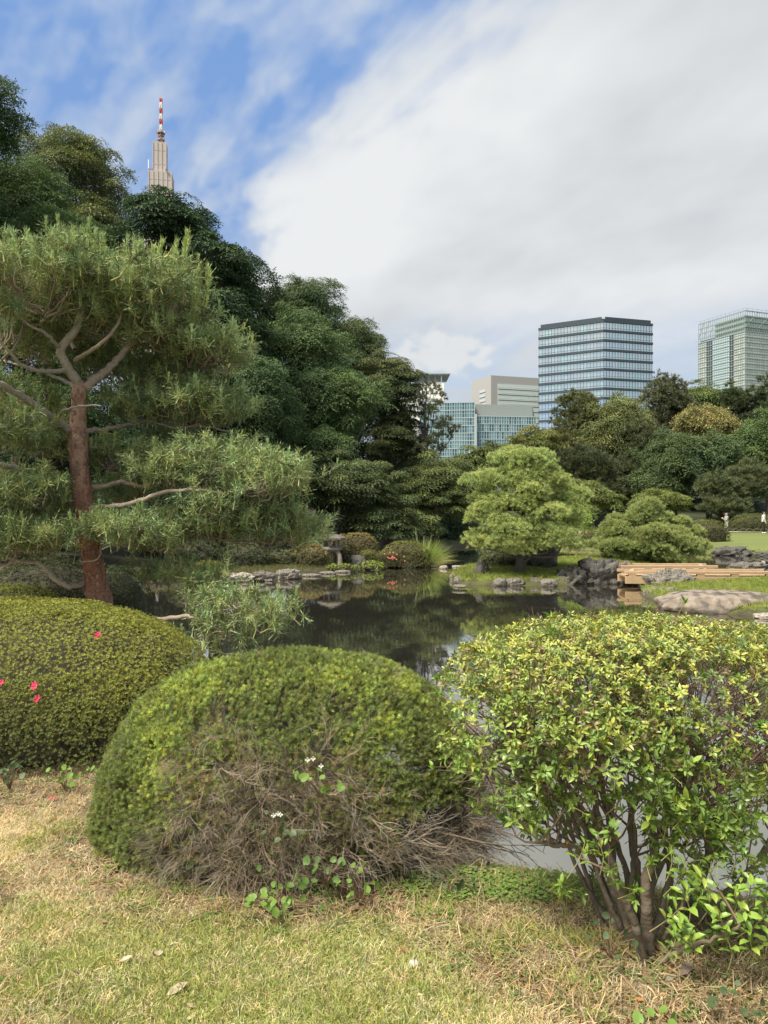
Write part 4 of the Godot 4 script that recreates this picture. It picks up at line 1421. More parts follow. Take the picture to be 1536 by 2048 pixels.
func make_rocks() -> void:
	var dark := Color(0.125, 0.118, 0.11)
	var mid := Color(0.24, 0.22, 0.195)
	var pale := Color(0.42, 0.38, 0.33)
	var w := func(px: float, py: float) -> Vector3:
		var d := (EYE - WATER) * F / (py - 1024.0)
		return at(px, py, d)
	# the big flat one, right
	var p: Vector3 = w.call(1452, 1229)
	rock("broad flat tan boulder at the water's edge on the right", p + Vector3(0.35, 0.10, -0.95), Vector3(3.0, 0.66, 1.7), 0.06, Color(0.25, 0.21, 0.175), M.granite, "", 0.05)
	rock("jagged grey rock at the near end of the timber footbridge", w.call(1356, 1184) + Vector3(0, 0.18, -0.55), Vector3(1.5, 0.75, 0.8), 0.32, mid, M.rock, "", 0.3)
	rock("dark low rock on the grass behind the flat tan boulder", w.call(1440, 1188) + Vector3(0.05, 0.2, 0.1), Vector3(0.85, 0.42, 0.5), 0.14, dark, M.rock)
	rock("grey rounded rock on the grassy point left of the flat boulder", w.call(1318, 1193) + Vector3(0, 0.05, 0), Vector3(0.75, 0.42, 0.6), 0.2, mid, M.rock)
	rock("pale wet stone at the waterline just left of the flat boulder", w.call(1343, 1212) + Vector3(0, 0.02, 0), Vector3(0.5, 0.2, 0.4), 0.15, mid, M.rock)
	rock("small half-buried stone in the grass bank left of the flat boulder", w.call(1349, 1200) + Vector3(0.05, 0.16, -0.3), Vector3(0.42, 0.3, 0.35), 0.18, mid, M.rock)
	rock("small pale stone at the water's edge at the far right", w.call(1533, 1236) + Vector3(0.1, 0.03, 0), Vector3(0.75, 0.16, 0.4), 0.1, pale, M.rock)
	# island
	rock("largest dark lava rock at the right end of the pine island", w.call(1205, 1168) + Vector3(0, 0.2, -0.35), Vector3(1.4, 0.95, 0.9), 0.42, dark, M.rock, "", 0.4)
	rock("dark lava rock left of the largest one on the island shore", w.call(1150, 1169) + Vector3(0, 0.1, -0.3), Vector3(0.95, 0.72, 0.8), 0.42, dark, M.rock)
	rock("dark mossy rock standing behind the island pine's trunk", at(1078, 1105, 25.2), Vector3(1.15, 1.15, 0.9), 0.24, dark, M.rock)
	rock("pale upright stone beside the dark rock behind the island pine", at(1101, 1115, 25.0), Vector3(0.3, 0.62, 0.35), 0.2, mid, M.rock)
	rock("dark leaning rock at the left end of the pine island", w.call(966, 1166) + Vector3(0, 0.26, -0.25), Vector3(0.5, 0.72, 0.45), 0.2, dark, M.rock, "", 0.6)
	rock("reddish stone at the end of the island by the bridge", at(1245, 1142, 24.6), Vector3(0.8, 0.6, 0.5), 0.2, Color(0.24, 0.18, 0.15), M.rock)
	var edge := [[912, 1160, 0.42, "pale stone at the left tip of the pine island"], [921, 1166, 0.4, "low grey stone just right of the island's left tip"], [1030, 1171, 0.6, "low stone in the island shore below the pine trunk"], [1073, 1170, 0.55, "square grey stone in the middle of the island shore"], [1098, 1173, 0.5, "flat pale stone lying in the water before the island"], [1125, 1169, 0.5, "dark stone in the island shore left of the lava rocks"], [1000, 1172, 0.4, "small dark stone at the foot of the island's grass slope"], [920, 1178, 0.45, "flat stone awash off the left tip of the island"]]
	for e in edge:
		rock(e[3], w.call(e[0], e[1]) + Vector3(0, 0.08, -0.05), Vector3(e[2], 0.3 if e[0] != 920 else 0.1, 0.35), 0.2, mid * rng.randf_range(0.7, 1.1), M.rock)
	# stepping stones in the gap
	rock("long pale stepping stone in the channel left of the island", w.call(936, 1135.5) + Vector3(0, 0.03, 0), Vector3(0.62, 0.16, 0.4), 0.1, pale, M.rock)
	rock("small flat stepping stone left of the long pale one", w.call(914, 1134) + Vector3(0, 0.02, 0), Vector3(0.42, 0.10, 0.3), 0.1, pale, M.rock)
	rock("round grey stone standing in the channel by the grass clump", w.call(887, 1137.5) + Vector3(0, 0.03, 0), Vector3(0.34, 0.22, 0.28), 0.15, pale * 0.8, M.rock)
	rock("flat white stone at the foot of the tall grass clump", w.call(861, 1134) + Vector3(0, 0.03, 0), Vector3(0.5, 0.12, 0.3), 0.1, pale, M.rock)
	# far bank
	rock("dark pointed rock between the stone lantern and the pink azalea", w.call(715, 1139) + Vector3(0, 0.2, -0.2), Vector3(0.72, 0.7, 0.5), 0.22, dark, M.rock)
	rock("dark rock at the waterline right of the pink azalea flowers", w.call(818, 1136) + Vector3(0, 0.12, -0.1), Vector3(0.6, 0.4, 0.45), 0.22, dark, M.rock)
	rock("pale layered slab of rock on the left bank under the small bush", w.call(478, 1163) + Vector3(0, 0.1, -0.1), Vector3(1.0, 0.34, 0.7), 0.26, pale, M.rock)
	rock("grey knobbly rock on the left bank right of the layered slab", w.call(525, 1162) + Vector3(0, 0.12, -0.1), Vector3(0.75, 0.36, 0.55), 0.3, mid * 0.8, M.rock)
	rock("rounded grey rock on the left bank nearest the stone lantern", w.call(577, 1158) + Vector3(0, 0.12, -0.1), Vector3(0.8, 0.4, 0.6), 0.26, mid, M.rock)
	rock("low pale rock half under the pine bough on the left bank", w.call(440, 1166) + Vector3(0, 0.08, -0.1), Vector3(0.8, 0.3, 0.6), 0.26, mid, M.rock)
	var bank := [[622, 1153, 0.7, "flat kerb stone at the waterline left of the lantern"], [655, 1148, 0.6, "flat kerb stone straight below the lantern's left side"], [685, 1145.5, 0.6, "flat kerb stone at the waterline right of the lantern"], [755, 1138, 0.7, "flat kerb stone under the small clipped bushes"], [845, 1133.5, 0.6, "flat kerb stone below the largest low azalea"]]
	for e in bank:
		rock(e[3], w.call(e[0], e[1]) + Vector3(0, 0.03, -0.05), Vector3(e[2], 0.13, 0.3), 0.12, mid, M.rock)
	# lawn shore
	rock("dark craggy rock at the far lawn's edge near the people", w.call(1480, 1112) + Vector3(-0.2, 0.1, -0.5), Vector3(1.7, 0.62, 0.9), 0.4, dark, M.rock)
	rock("dark low rock at the far lawn's edge at the right border", w.call(1530, 1113) + Vector3(0.2, 0.05, -0.2), Vector3(1.3, 0.36, 0.7), 0.3, dark, M.rock)
	rock("mossy grey rock in the water right of the footbridge", w.call(1500, 1141) + Vector3(0, 0.08, 0), Vector3(1.5, 0.42, 0.7), 0.35, mid * 0.8, M.rock)
	rock("small reddish rock at the far lawn's edge left of the craggy one", w.call(1432, 1110) + Vector3(0, 0.06, 0), Vector3(0.5, 0.3, 0.4), 0.25, Color(0.2, 0.14, 0.11), M.rock)
	# at our feet
	rock("flat grey kerb stone at the pond's near edge between the two shrubs", Vector3(0.70, -0.645, -4.42), Vector3(0.85, 0.15, 0.28), 0.08, Color(0.30, 0.27, 0.23), M.stone, "", -0.32)
	rock("round dull stone under the twigs of the middle mound", at(713, 1748, 3.05), Vector3(0.07, 0.065, 0.06), 0.08, Color(0.2, 0.15, 0.14), M.stone)

# ------------------------------------------------------------------ stone lantern
func make_lantern() -> void:
	var p := at(663, 1127, 29.0)
	p.y = maxf(ground(p.x, p.z), -0.45)
	var o := thing("stone_lantern", "low stone snow-viewing lantern on arched legs by the water", "stone lantern", p)
	var c := Color(0.20, 0.185, 0.165)
	var leg_c := Color(0.33, 0.30, 0.25)
	# legs: four curved, splayed
	for k in 4:
		var a := PI / 4 + PI / 2 * k
		var d := Vector3(cos(a), 0, sin(a))
		var b := MB.new()
		b.tube(PackedVector3Array([d * 0.40 + Vector3(0, -0.05, 0), d * 0.40 + Vector3(0, 0.2, 0), d * 0.36 + Vector3(0, 0.36, 0), d * 0.24 + Vector3(0, 0.48, 0), d * 0.05 + Vector3(0, 0.53, 0)]), PackedFloat32Array([0.10, 0.085, 0.085, 0.09, 0.10]), 10, leg_c, 0.04, rng)
		part("leg", b, M.stone, o)
	var sl := lathe([[0.0, 0.50], [0.36, 0.50], [0.43, 0.55], [0.43, 0.61], [0.36, 0.66], [0.0, 0.66]], 6, c)
	part("platform", sl, M.stone, o)
	for k in 6:
		var a := TAU * k / 6.0
		var b := MB.new()
		b.box(Vector3(cos(a) * 0.29, 0.80, sin(a) * 0.29), Vector3(0.075, 0.29, 0.075), Basis(up, -a), c * 1.1, 0.01)
		part("post", b, M.stone, o)
	part("light_chamber_floor", lathe([[0.0, 0.66], [0.29, 0.66], [0.29, 0.69], [0.0, 0.69]], 6, c), M.stone, o)
	var roof := part("roof", lathe([[0.0, 0.93], [0.52, 0.93], [0.57, 0.955], [0.56, 1.01], [0.42, 1.08], [0.2, 1.15], [0.0, 1.17]], 6, Color(0.15, 0.135, 0.12), 3), M.stone, o)
	part("finial", lathe([[0.0, 1.15], [0.13, 1.155], [0.15, 1.19], [0.09, 1.22], [0.0, 1.235]], 12, Color(0.16, 0.145, 0.13)), M.stone, roof)
	o.rotation.y = 0.25
	o.scale = Vector3.ONE * 1.02

func lathe(prof: Array, sides: int, col: Color, sub := 1) -> MB:
	var b := MB.new()
	for i in prof.size() - 1:
		for k in sides:
			var a0 := TAU * k / sides
			var a1 := TAU * (k + 1) / sides
			var r0: float = prof[i][0]; var y0: float = prof[i][1]
			var r1: float = prof[i + 1][0]; var y1: float = prof[i + 1][1]
			var p00 := Vector3(cos(a0) * r0, y0, sin(a0) * r0)
			var p01 := Vector3(cos(a1) * r0, y0, sin(a1) * r0)
			var p10 := Vector3(cos(a0) * r1, y1, sin(a0) * r1)
			var p11 := Vector3(cos(a1) * r1, y1, sin(a1) * r1)
			b.quad(p00, p01, p11, p10, tone(col, 0.04, 0.02))
	return b

# ------------------------------------------------------------------ timber footbridge
func make_bridge() -> void:
	var o := thing("timber_footbridge", "low new timber footbridge of two staggered decks beside the island", "footbridge", Vector3(9.0, WATER, -23.0))
	var wood := Color(0.42, 0.295, 0.18)
	var base := o.position
	var y := 0.0
	# each deck: near left corner, direction, length, width, top height
	var decks := [[Vector3(7.72, -0.28, -23.7), 3.1, 1.0, 0.0], [Vector3(7.35, -0.335, -22.2), 4.5, 0.95, 0.035]]
	for k in 2:
		var q: Array = decks[k]
		var c0: Vector3 = q[0] - base
		var turn := Basis(up, -q[3])
		var l: float = q[1]
		var wd: float = q[2]
		var n := int(l / 0.205)
		for i in n:
			var b := MB.new()
			b.box(c0 + turn * Vector3((i + 0.5) * l / n, -0.02 + rng.randf_range(-0.002, 0.002), -wd * 0.5), Vector3(l / n - 0.008, 0.05, wd - 0.30), turn, tone(wood, 0.10, 0.05), 0.004)
			part("plank", b, M.wood, o)
		for side in 2:
			var zz := -0.07 if side == 0 else -wd + 0.07
			var fb := MB.new()
			fb.box(c0 + turn * Vector3(l * 0.5, -0.135, zz), Vector3(l, 0.22, 0.12), turn, tone(wood, 0.06, 0.03), 0.008)
			part("side_beam", fb, M.wood, o)
			var kb := MB.new()
			kb.box(c0 + turn * Vector3(l * 0.5, 0.10, zz), Vector3(l + 0.04, 0.09, 0.12), turn, tone(wood * 1.08, 0.05, 0.03), 0.008)
			part("kerb_rail", kb, M.wood, o)
			for i in 5:
				var sb := MB.new()
				sb.box(c0 + turn * Vector3(0.2 + (l - 0.4) * i / 4.0, 0.0145, zz), Vector3(0.22, 0.075, 0.11), turn, tone(wood * 0.95, 0.06, 0.03))
				part("spacer_block", sb, M.wood, o)
		# slanting rail laid across each end
		var eb := MB.new()
		eb.box(c0 + turn * Vector3(l - 0.35 if k == 0 else 0.32, 0.10, -wd * 0.5), Vector3(0.12, 0.10, wd - 0.28), turn * Basis(up, -0.35), tone(wood * 1.1, 0.05, 0.03), 0.006)
		part("cross_rail", eb, M.wood, o)
		for i in 3:
			for s in 2:
				var pb := MB.new()
				pb.box(c0 + turn * Vector3(0.5 + (l - 1.0) * i / 2.0, -0.62, -0.16 if s == 0 else -wd + 0.16), Vector3(0.14, 0.66, 0.14), turn, Color(0.10, 0.075, 0.05), 0.01)
				part("post", pb, M.wood, o)

# ------------------------------------------------------------------ low hoop fence along the path
func make_hoops() -> void:
	var o := thing("hoop_fence", "low fence of thin bent hoops along the path behind the lawn", "fence", Vector3(28, 0, -62.8))
	for i in 26:
		var x := 26.5 + i * 0.62
		var z := -62.7 + 0.5 * sin(x * 0.11)
		var g := ground(x, z)
		var b := MB.new()
		var pts := PackedVector3Array()
		for k in 9:
			var a := PI * k / 8.0
			pts.push_back(Vector3(x + 0.36 * cos(a), g + 0.34 * sin(a), z + 0.02 * (i % 2)) - o.position)
		b.tube(pts, taper(0.018, 0.018, 8), 5, Color(0.16, 0.17, 0.11))
		part("hoop", b, M.plain, o)

# ------------------------------------------------------------------ people
# bones as [from, to, radius, radius] blended into one skin, meshed as surface nets
func skin_mesh(bones: Array, cell: float, soft: float, col: Color) -> MB:
	var lo := Vector3.ONE * 1e9
	var hi := -lo
	for b in bones:
		for k in 2:
			var r: float = b[2 + k] + cell * 2.0
			lo = lo.min(b[k] - Vector3.ONE * r)
			hi = hi.max(b[k] + Vector3.ONE * r)
	var n := Vector3i(((hi - lo) / cell).ceil()) + Vector3i.ONE * 2
	var f := PackedFloat32Array()
	f.resize(n.x * n.y * n.z)
	f.fill(1.0)
	for b in bones:
		var p0: Vector3 = b[0]
		var ab: Vector3 = b[1] - b[0]
		var l2 := maxf(ab.length_squared(), 1e-8)
		var rm := maxf(b[2], b[3]) + cell * 3.0 + soft
		var i0 := Vector3i(((p0.min(b[1]) - Vector3.ONE * rm - lo) / cell).floor()).clamp(Vector3i.ZERO, n - Vector3i.ONE)
		var i1 := Vector3i(((p0.max(b[1]) + Vector3.ONE * rm - lo) / cell).ceil()).clamp(Vector3i.ZERO, n - Vector3i.ONE)
		for z in range(i0.z, i1.z + 1):
			for y in range(i0.y, i1.y + 1):
				for x in range(i0.x, i1.x + 1):
					var p := lo + Vector3(x, y, z) * cell
					var t := clampf((p - p0).dot(ab) / l2, 0.0, 1.0)
					var d := p.distance_to(p0 + ab * t) - lerpf(b[2], b[3], t)
					var k := (z * n.y + y) * n.x + x
					var o := f[k]
					var h := maxf(soft - absf(o - d), 0.0) / soft
					f[k] = minf(o, d) - h * h * soft * 0.25
	var vert := {}
	var mb := MB.new()
	mb.smooth = true
	var norm := {}
	for z in n.z - 1:
		for y in n.y - 1:
			for x in n.x - 1:
				var k := (z * n.y + y) * n.x + x
				var vals := [f[k], f[k + 1], f[k + n.x], f[k + n.x + 1], f[k + n.x * n.y], f[k + n.x * n.y + 1], f[k + n.x * n.y + n.x], f[k + n.x * n.y + n.x + 1]]
				var neg := 0
				for q in vals:
					if q < 0.0: neg += 1
				if neg == 0 or neg == 8: continue
				var s := Vector3.ZERO
				var m := 0
				for e in [[0, 1], [2, 3], [4, 5], [6, 7], [0, 2], [1, 3], [4, 6], [5, 7], [0, 4], [1, 5], [2, 6], [3, 7]]:
					var a: float = vals[e[0]]
					var b: float = vals[e[1]]
					if (a < 0.0) == (b < 0.0): continue
					var t := a / (a - b)
					var pa := Vector3(e[0] & 1, (e[0] >> 1) & 1, e[0] >> 2)
					var pb := Vector3(e[1] & 1, (e[1] >> 1) & 1, e[1] >> 2)
					s += pa.lerp(pb, t); m += 1
				vert[k] = lo + (Vector3(x, y, z) + s / m) * cell
				norm[k] = Vector3(vals[1] + vals[3] + vals[5] + vals[7] - vals[0] - vals[2] - vals[4] - vals[6], vals[2] + vals[3] + vals[6] + vals[7] - vals[0] - vals[1] - vals[4] - vals[5], vals[4] + vals[5] + vals[6] + vals[7] - vals[0] - vals[1] - vals[2] - vals[3]).normalized()
	var sx := 1
	var sy := n.x
	var sz := n.x * n.y
	for k in vert:
		for ax in 3:
			var step: int = [sx, sy, sz][ax]
			var u: int = [sy, sz, sx][ax]
			var w: int = [sz, sx, sy][ax]
			var a := f[k]
			var b := f[k + step]
			if (a < 0.0) == (b < 0.0): continue
			if not (vert.has(k - u) and vert.has(k - w) and vert.has(k - u - w)): continue
			var q := [k, k - u, k - u - w, k - w]
			if a < 0.0: q = [k, k - w, k - u - w, k - u]
			mb.tri_n(vert[q[0]], vert[q[1]], vert[q[2]], norm[q[0]], norm[q[1]], norm[q[2]], col)
			mb.tri_n(vert[q[0]], vert[q[2]], vert[q[3]], norm[q[0]], norm[q[2]], norm[q[3]], col)
	return mb

func hand_into(bones: Array, wrist: Vector3, d: Vector3, palm_n: Vector3, curl: float) -> void:
	var s := d.cross(palm_n).normalized()
	bones.push_back([wrist, wrist + d * 0.05, 0.026, 0.034])
	for k in 4:
		var root := wrist + d * 0.075 + s * (k - 1.5) * 0.021
		var l: float = [0.062, 0.075, 0.07, 0.055][k]
		var m := root + (d + palm_n * curl * 0.4).normalized() * l * 0.55
		bones.push_back([wrist + d * 0.045 + s * (k - 1.5) * 0.016, root, 0.013, 0.010])
		bones.push_back([root, m, 0.010, 0.009])
		bones.push_back([m, m + (d * 0.7 + palm_n * curl).normalized() * l * 0.45, 0.009, 0.007])
	var tr := wrist + d * 0.02 - s * 0.03
	bones.push_back([tr, tr + (d * 0.6 - s * 0.7 + palm_n * curl * 0.6).normalized() * 0.045, 0.014, 0.010])
	bones.push_back([tr + (d * 0.6 - s * 0.7 + palm_n * curl * 0.6).normalized() * 0.045, tr + (d * 1.0 - s * 0.6 + palm_n * curl).normalized() * 0.07, 0.010, 0.008])

func face_into(b: MB, head: Vector3, fwd: Vector3) -> void:
	var s := fwd.cross(up).normalized()
	for k in [-1.0, 1.0]:
		b.box(head + fwd * 0.088 + s * 0.032 * k + up * 0.005, Vector3(0.022, 0.010, 0.010), Basis(s, up, -fwd), Color(0.04, 0.03, 0.03))
		b.box(head + fwd * 0.088 + s * 0.032 * k + up * 0.025, Vector3(0.03, 0.007, 0.010), Basis(s, up, -fwd), Color(0.03, 0.025, 0.02))
	b.box(head + fwd * 0.086 - up * 0.055, Vector3(0.042, 0.010, 0.010), Basis(s, up, -fwd), Color(0.35, 0.14, 0.12))

# fwd: where the body looks; arms as [elbow, wrist] in body axes (x to its left, y up, z ahead)
func person(label: String, p: Vector3, yaw: float, tall: float, arms: Array, cols: Dictionary, stride: float, head_fwd: Vector3) -> Node3D:
	var o := thing("person", label, "person", Vector3(p.x, ground(p.x, p.z) + 0.03, p.z))
	o.rotation.y = yaw
	var k := tall / 1.72
	var skin := Color(0.50, 0.33, 0.24)
	var sh := Vector3(0.19, 1.40, 0)
	var hip := Vector3(0.09, 0.90, 0)
	var body := []
	var shirt := []
	var pants := []
	var head := Vector3(0, 1.60, 0.02)
	body.push_back([head + Vector3(0, 0.03, -0.015), head + Vector3(0, 0.02, 0.01), 0.092, 0.09])
	body.push_back([head + head_fwd * 0.02 + Vector3(0, -0.05, 0), head + head_fwd * 0.045 + Vector3(0, -0.085, 0), 0.068, 0.045])
	body.push_back([head + head_fwd * 0.095 + Vector3(0, -0.005, 0), head + head_fwd * 0.112 + Vector3(0, -0.03, 0), 0.010, 0.015])
	var hs := head_fwd.cross(up).normalized()
	for s in [-1.0, 1.0]:
		body.push_back([head + hs * 0.092 * s + Vector3(0, 0.01, 0), head + hs * 0.092 * s + Vector3(0, -0.03, 0), 0.018, 0.014])
	body.push_back([head + Vector3(0, -0.07, -0.01), Vector3(0, 1.40, -0.01), 0.055, 0.062])
	var chest := [[Vector3(-0.09, 1.30, 0), Vector3(0.09, 1.30, 0), 0.115, 0.115], [Vector3(-0.06, 1.12, 0), Vector3(0.06, 1.12, 0), 0.108, 0.108], [Vector3(-0.07, 0.96, 0), Vector3(0.07, 0.96, 0), 0.115, 0.115], [Vector3(0, 1.33, 0), Vector3(0, 0.95, 0), 0.12, 0.125]]
	body.append_array(chest)
	for c in chest: shirt.push_back([c[0], c[1], c[2] + 0.018, c[3] + 0.018])
	for i in 2:
		var m := 1.0 if i == 0 else -1.0
		var s := Vector3(sh.x * m, sh.y, 0)
		var el: Vector3 = arms[i][0]
		var wr: Vector3 = arms[i][1]
		body.push_back([Vector3(0.1 * m, 1.40, 0), s, 0.06, 0.058])
		body.push_back([s, el, 0.052, 0.042])
		body.push_back([el, wr, 0.042, 0.028])
		shirt.push_back([Vector3(0.1 * m, 1.39, 0), s, 0.075, 0.072])
		shirt.push_back([s, el, 0.068, 0.058])
		if cols.long: shirt.push_back([el, el.lerp(wr, 0.9), 0.056, 0.042])
		hand_into(body, wr, (wr - el).normalized(), arms[i][2], arms[i][3])
		var h := Vector3(hip.x * m, hip.y, 0)
		var kn := Vector3(0.095 * m, 0.49, 0.03 + stride * m * 0.5)
		var an := Vector3(0.095 * m, 0.085, stride * m)
		body.push_back([h, kn, 0.082, 0.055]); body.push_back([kn, an, 0.053, 0.036])
		pants.push_back([h, kn, 0.098, 0.072]); pants.push_back([kn, an + Vector3(0, 0.03, 0), 0.070, 0.058])
		body.push_back([an, an + Vector3(0.012 * m, -0.045, 0.10), 0.036, 0.030])
		var shoe := skin_mesh([[an + Vector3(0, -0.03, -0.045), an + Vector3(0.012 * m, -0.042, 0.13), 0.048, 0.042], [an + Vector3(0, 0.0, -0.02), an + Vector3(0, -0.03, 0.03), 0.048, 0.045]], 0.02, 0.02, cols.shoe)
		part("shoe", shoe, M.cloth, o)
	pants.push_back([Vector3(-0.075, 0.94, 0), Vector3(0.075, 0.94, 0), 0.125, 0.125])
	var bm := skin_mesh(body, 0.018, 0.03, skin)
	face_into(bm, head + Vector3(0, 0.01, 0), head_fwd)
	part("body", bm, M.skin, o)
	part("shirt", skin_mesh(shirt, 0.024, 0.05, cols.shirt), M.cloth, o)
	part("trousers", skin_mesh(pants, 0.024, 0.04, cols.pants), M.cloth, o)
	var hair := [[head + Vector3(0, 0.055, -0.02) - head_fwd * 0.01, head + Vector3(0, 0.05, 0) + head_fwd * 0.02, 0.092, 0.085], [head - head_fwd * 0.05 + Vector3(0, 0.03, 0), head - head_fwd * 0.06 + Vector3(0, -0.05, 0), 0.075, 0.055]]
	if cols.cap: hair.push_back([head + Vector3(0, 0.06, 0) + head_fwd * 0.06, head + Vector3(0, 0.045, 0) + head_fwd * 0.15, 0.05, 0.03])
	part("cap" if cols.cap else "hair", skin_mesh(hair, 0.02, 0.03, cols.hair), M.cloth, o)
	o.scale = Vector3.ONE * k
	return o

func make_people() -> void:
	var p := at(1453, 1066, 61.5)
	var raised := [[Vector3(0.20, 1.13, 0.10), Vector3(0.09, 1.27, 0.34), Vector3(-1, 0, 0), 0.7], [Vector3(-0.20, 1.13, 0.10), Vector3(-0.07, 1.25, 0.34), Vector3(1, 0, 0), 0.7]]
	var a := person("person in grey shirt, cap and pale trousers raising a phone", p, -PI / 2, 1.66, raised, {"long": false, "shirt": Color(0.30, 0.32, 0.32), "pants": Color(0.42, 0.41, 0.38), "shoe": Color(0.75, 0.75, 0.72), "hair": Color(0.17, 0.17, 0.16), "cap": true}, -0.09, Vector3(0, -0.1, 1).normalized())
	var ph := MB.new()
	ph.box(Vector3.ZERO, Vector3(0.145, 0.075, 0.009), Basis(), Color(0.03, 0.03, 0.035), 0.003)
	var phone := part("phone", ph, M.plain, self, a.position + Basis(up, -PI / 2) * (Vector3(0.01, 1.31, 0.42) * a.scale.x))
	phone.rotation.y = -PI / 2
	tag(phone, "dark phone held up by the person in the grey cap", "phone")
	var q := at(1527, 1068, 60.5)
	var hang := [[Vector3(0.25, 1.12, -0.03), Vector3(0.25, 0.88, 0.09), Vector3(-1, 0, 0.2), 0.5], [Vector3(-0.25, 1.12, -0.03), Vector3(-0.25, 0.88, 0.09), Vector3(1, 0, 0.2), 0.5]]
	person("person in pale long-sleeved top and black trousers standing at the right border", q, PI / 2 - 0.3, 1.80, hang, {"long": true, "shirt": Color(0.55, 0.56, 0.56), "pants": Color(0.018, 0.018, 0.02), "shoe": Color(0.72, 0.72, 0.7), "hair": Color(0.02, 0.018, 0.016), "cap": false}, 0.05, Vector3(0, 0, 1))

# ------------------------------------------------------------------ buildings beyond the trees
# a wall from a to b (left to right as seen), storeys of panes between floor bands; shared meshes per storey
func curtain_wall(o: Node3D, a: Vector3, b: Vector3, top: float, storey: float, count: int, bays: int, glass: Array, band: Color, band_h: float, proud: float, each_pane: int) -> int:
	var along := (b - a); along.y = 0
	var l := along.length()
	along = along.normalized()
	var turn := Basis(along, up, along.cross(up))
	var made := 0
	var pane := MB.new()
	var w := l / bays
	pane.box(Vector3.ZERO, Vector3(w - 0.09, storey - band_h - 0.06, 0.06))
	var pm := pane.commit()
	var slab := MB.new()
	slab.box(Vector3.ZERO, Vector3(l + proud, band_h, 0.5 + proud), Basis(), band)
	var sm := slab.commit()
	var mull := MB.new()
	for i in bays + 1:
		mull.box(Vector3(-l / 2 + i * w, 0, 0), Vector3(0.09, storey - band_h, 0.16), Basis(), band * 0.8)
	mull.box(Vector3(0, -(storey - band_h) * 0.24, 0), Vector3(l, 0.08, 0.12), Basis(), band * 0.9)
	var mm := mull.commit()
	var rest := MB.new()
	for f in count:
		var y := top - f * storey
		var c := Vector3((a.x + b.x) / 2, y, (a.z + b.z) / 2)
		place("floor_band", sm, M.plain, o).transform = Transform3D(turn, c - Vector3(0, band_h / 2, 0))
		var m := place("mullions", mm, M.plain, o)
		m.transform = Transform3D(turn, c - Vector3(0, band_h + (storey - band_h) / 2, 0))
		for i in bays:
			var q := c + along * (-l / 2 + (i + 0.5) * w) - Vector3(0, band_h + (storey - band_h) / 2, 0) - turn.z * 0.05
			var g: int = rng.randi() % glass.size()
			if made < each_pane:
				place("window_pane", pm, glass[g], o).transform = Transform3D(turn, q)
				made += 1
			else:
				rest.box(q, Vector3(w - 0.09, storey - band_h - 0.06, 0.06), turn, Color(0.62, 0.76, 0.84))
	if rest.v.size():
		tag(part("lower_windows", rest, M.glass, o), "", "", "", "stuff")
	return made

func glass_kind(c: Color, rough := 0.07, metal := 0.85) -> StandardMaterial3D:
	var m := mat(c, rough)
	m.vertex_color_use_as_albedo = false
	m.metallic = metal
	return m

# the closed block that carries the walls: corners left, front, right, and the far one they imply
func block(o: Node3D, l: Vector3, f: Vector3, r: Vector3, y0: float, y1: float, col: Color, called := "core", inset := 0.0) -> void:
	var back := l + r - f
	var c := (l + r) / 2
	var q := []
	for p in [l, f, r, back]:
		var v: Vector3 = p + (c - p).normalized() * inset
		q.push_back(Vector3(v.x, 0, v.z))
	var b := MB.new()
	for i in 4:
		var p: Vector3 = q[i]
		var n: Vector3 = q[(i + 1) % 4]
		b.quad(p + up * y0, p + up * y1, n + up * y1, n + up * y0, col)
	b.quad(q[0] + up * y1, q[3] + up * y1, q[2] + up * y1, q[1] + up * y1, col)
	part(called, b, M.concrete, o)

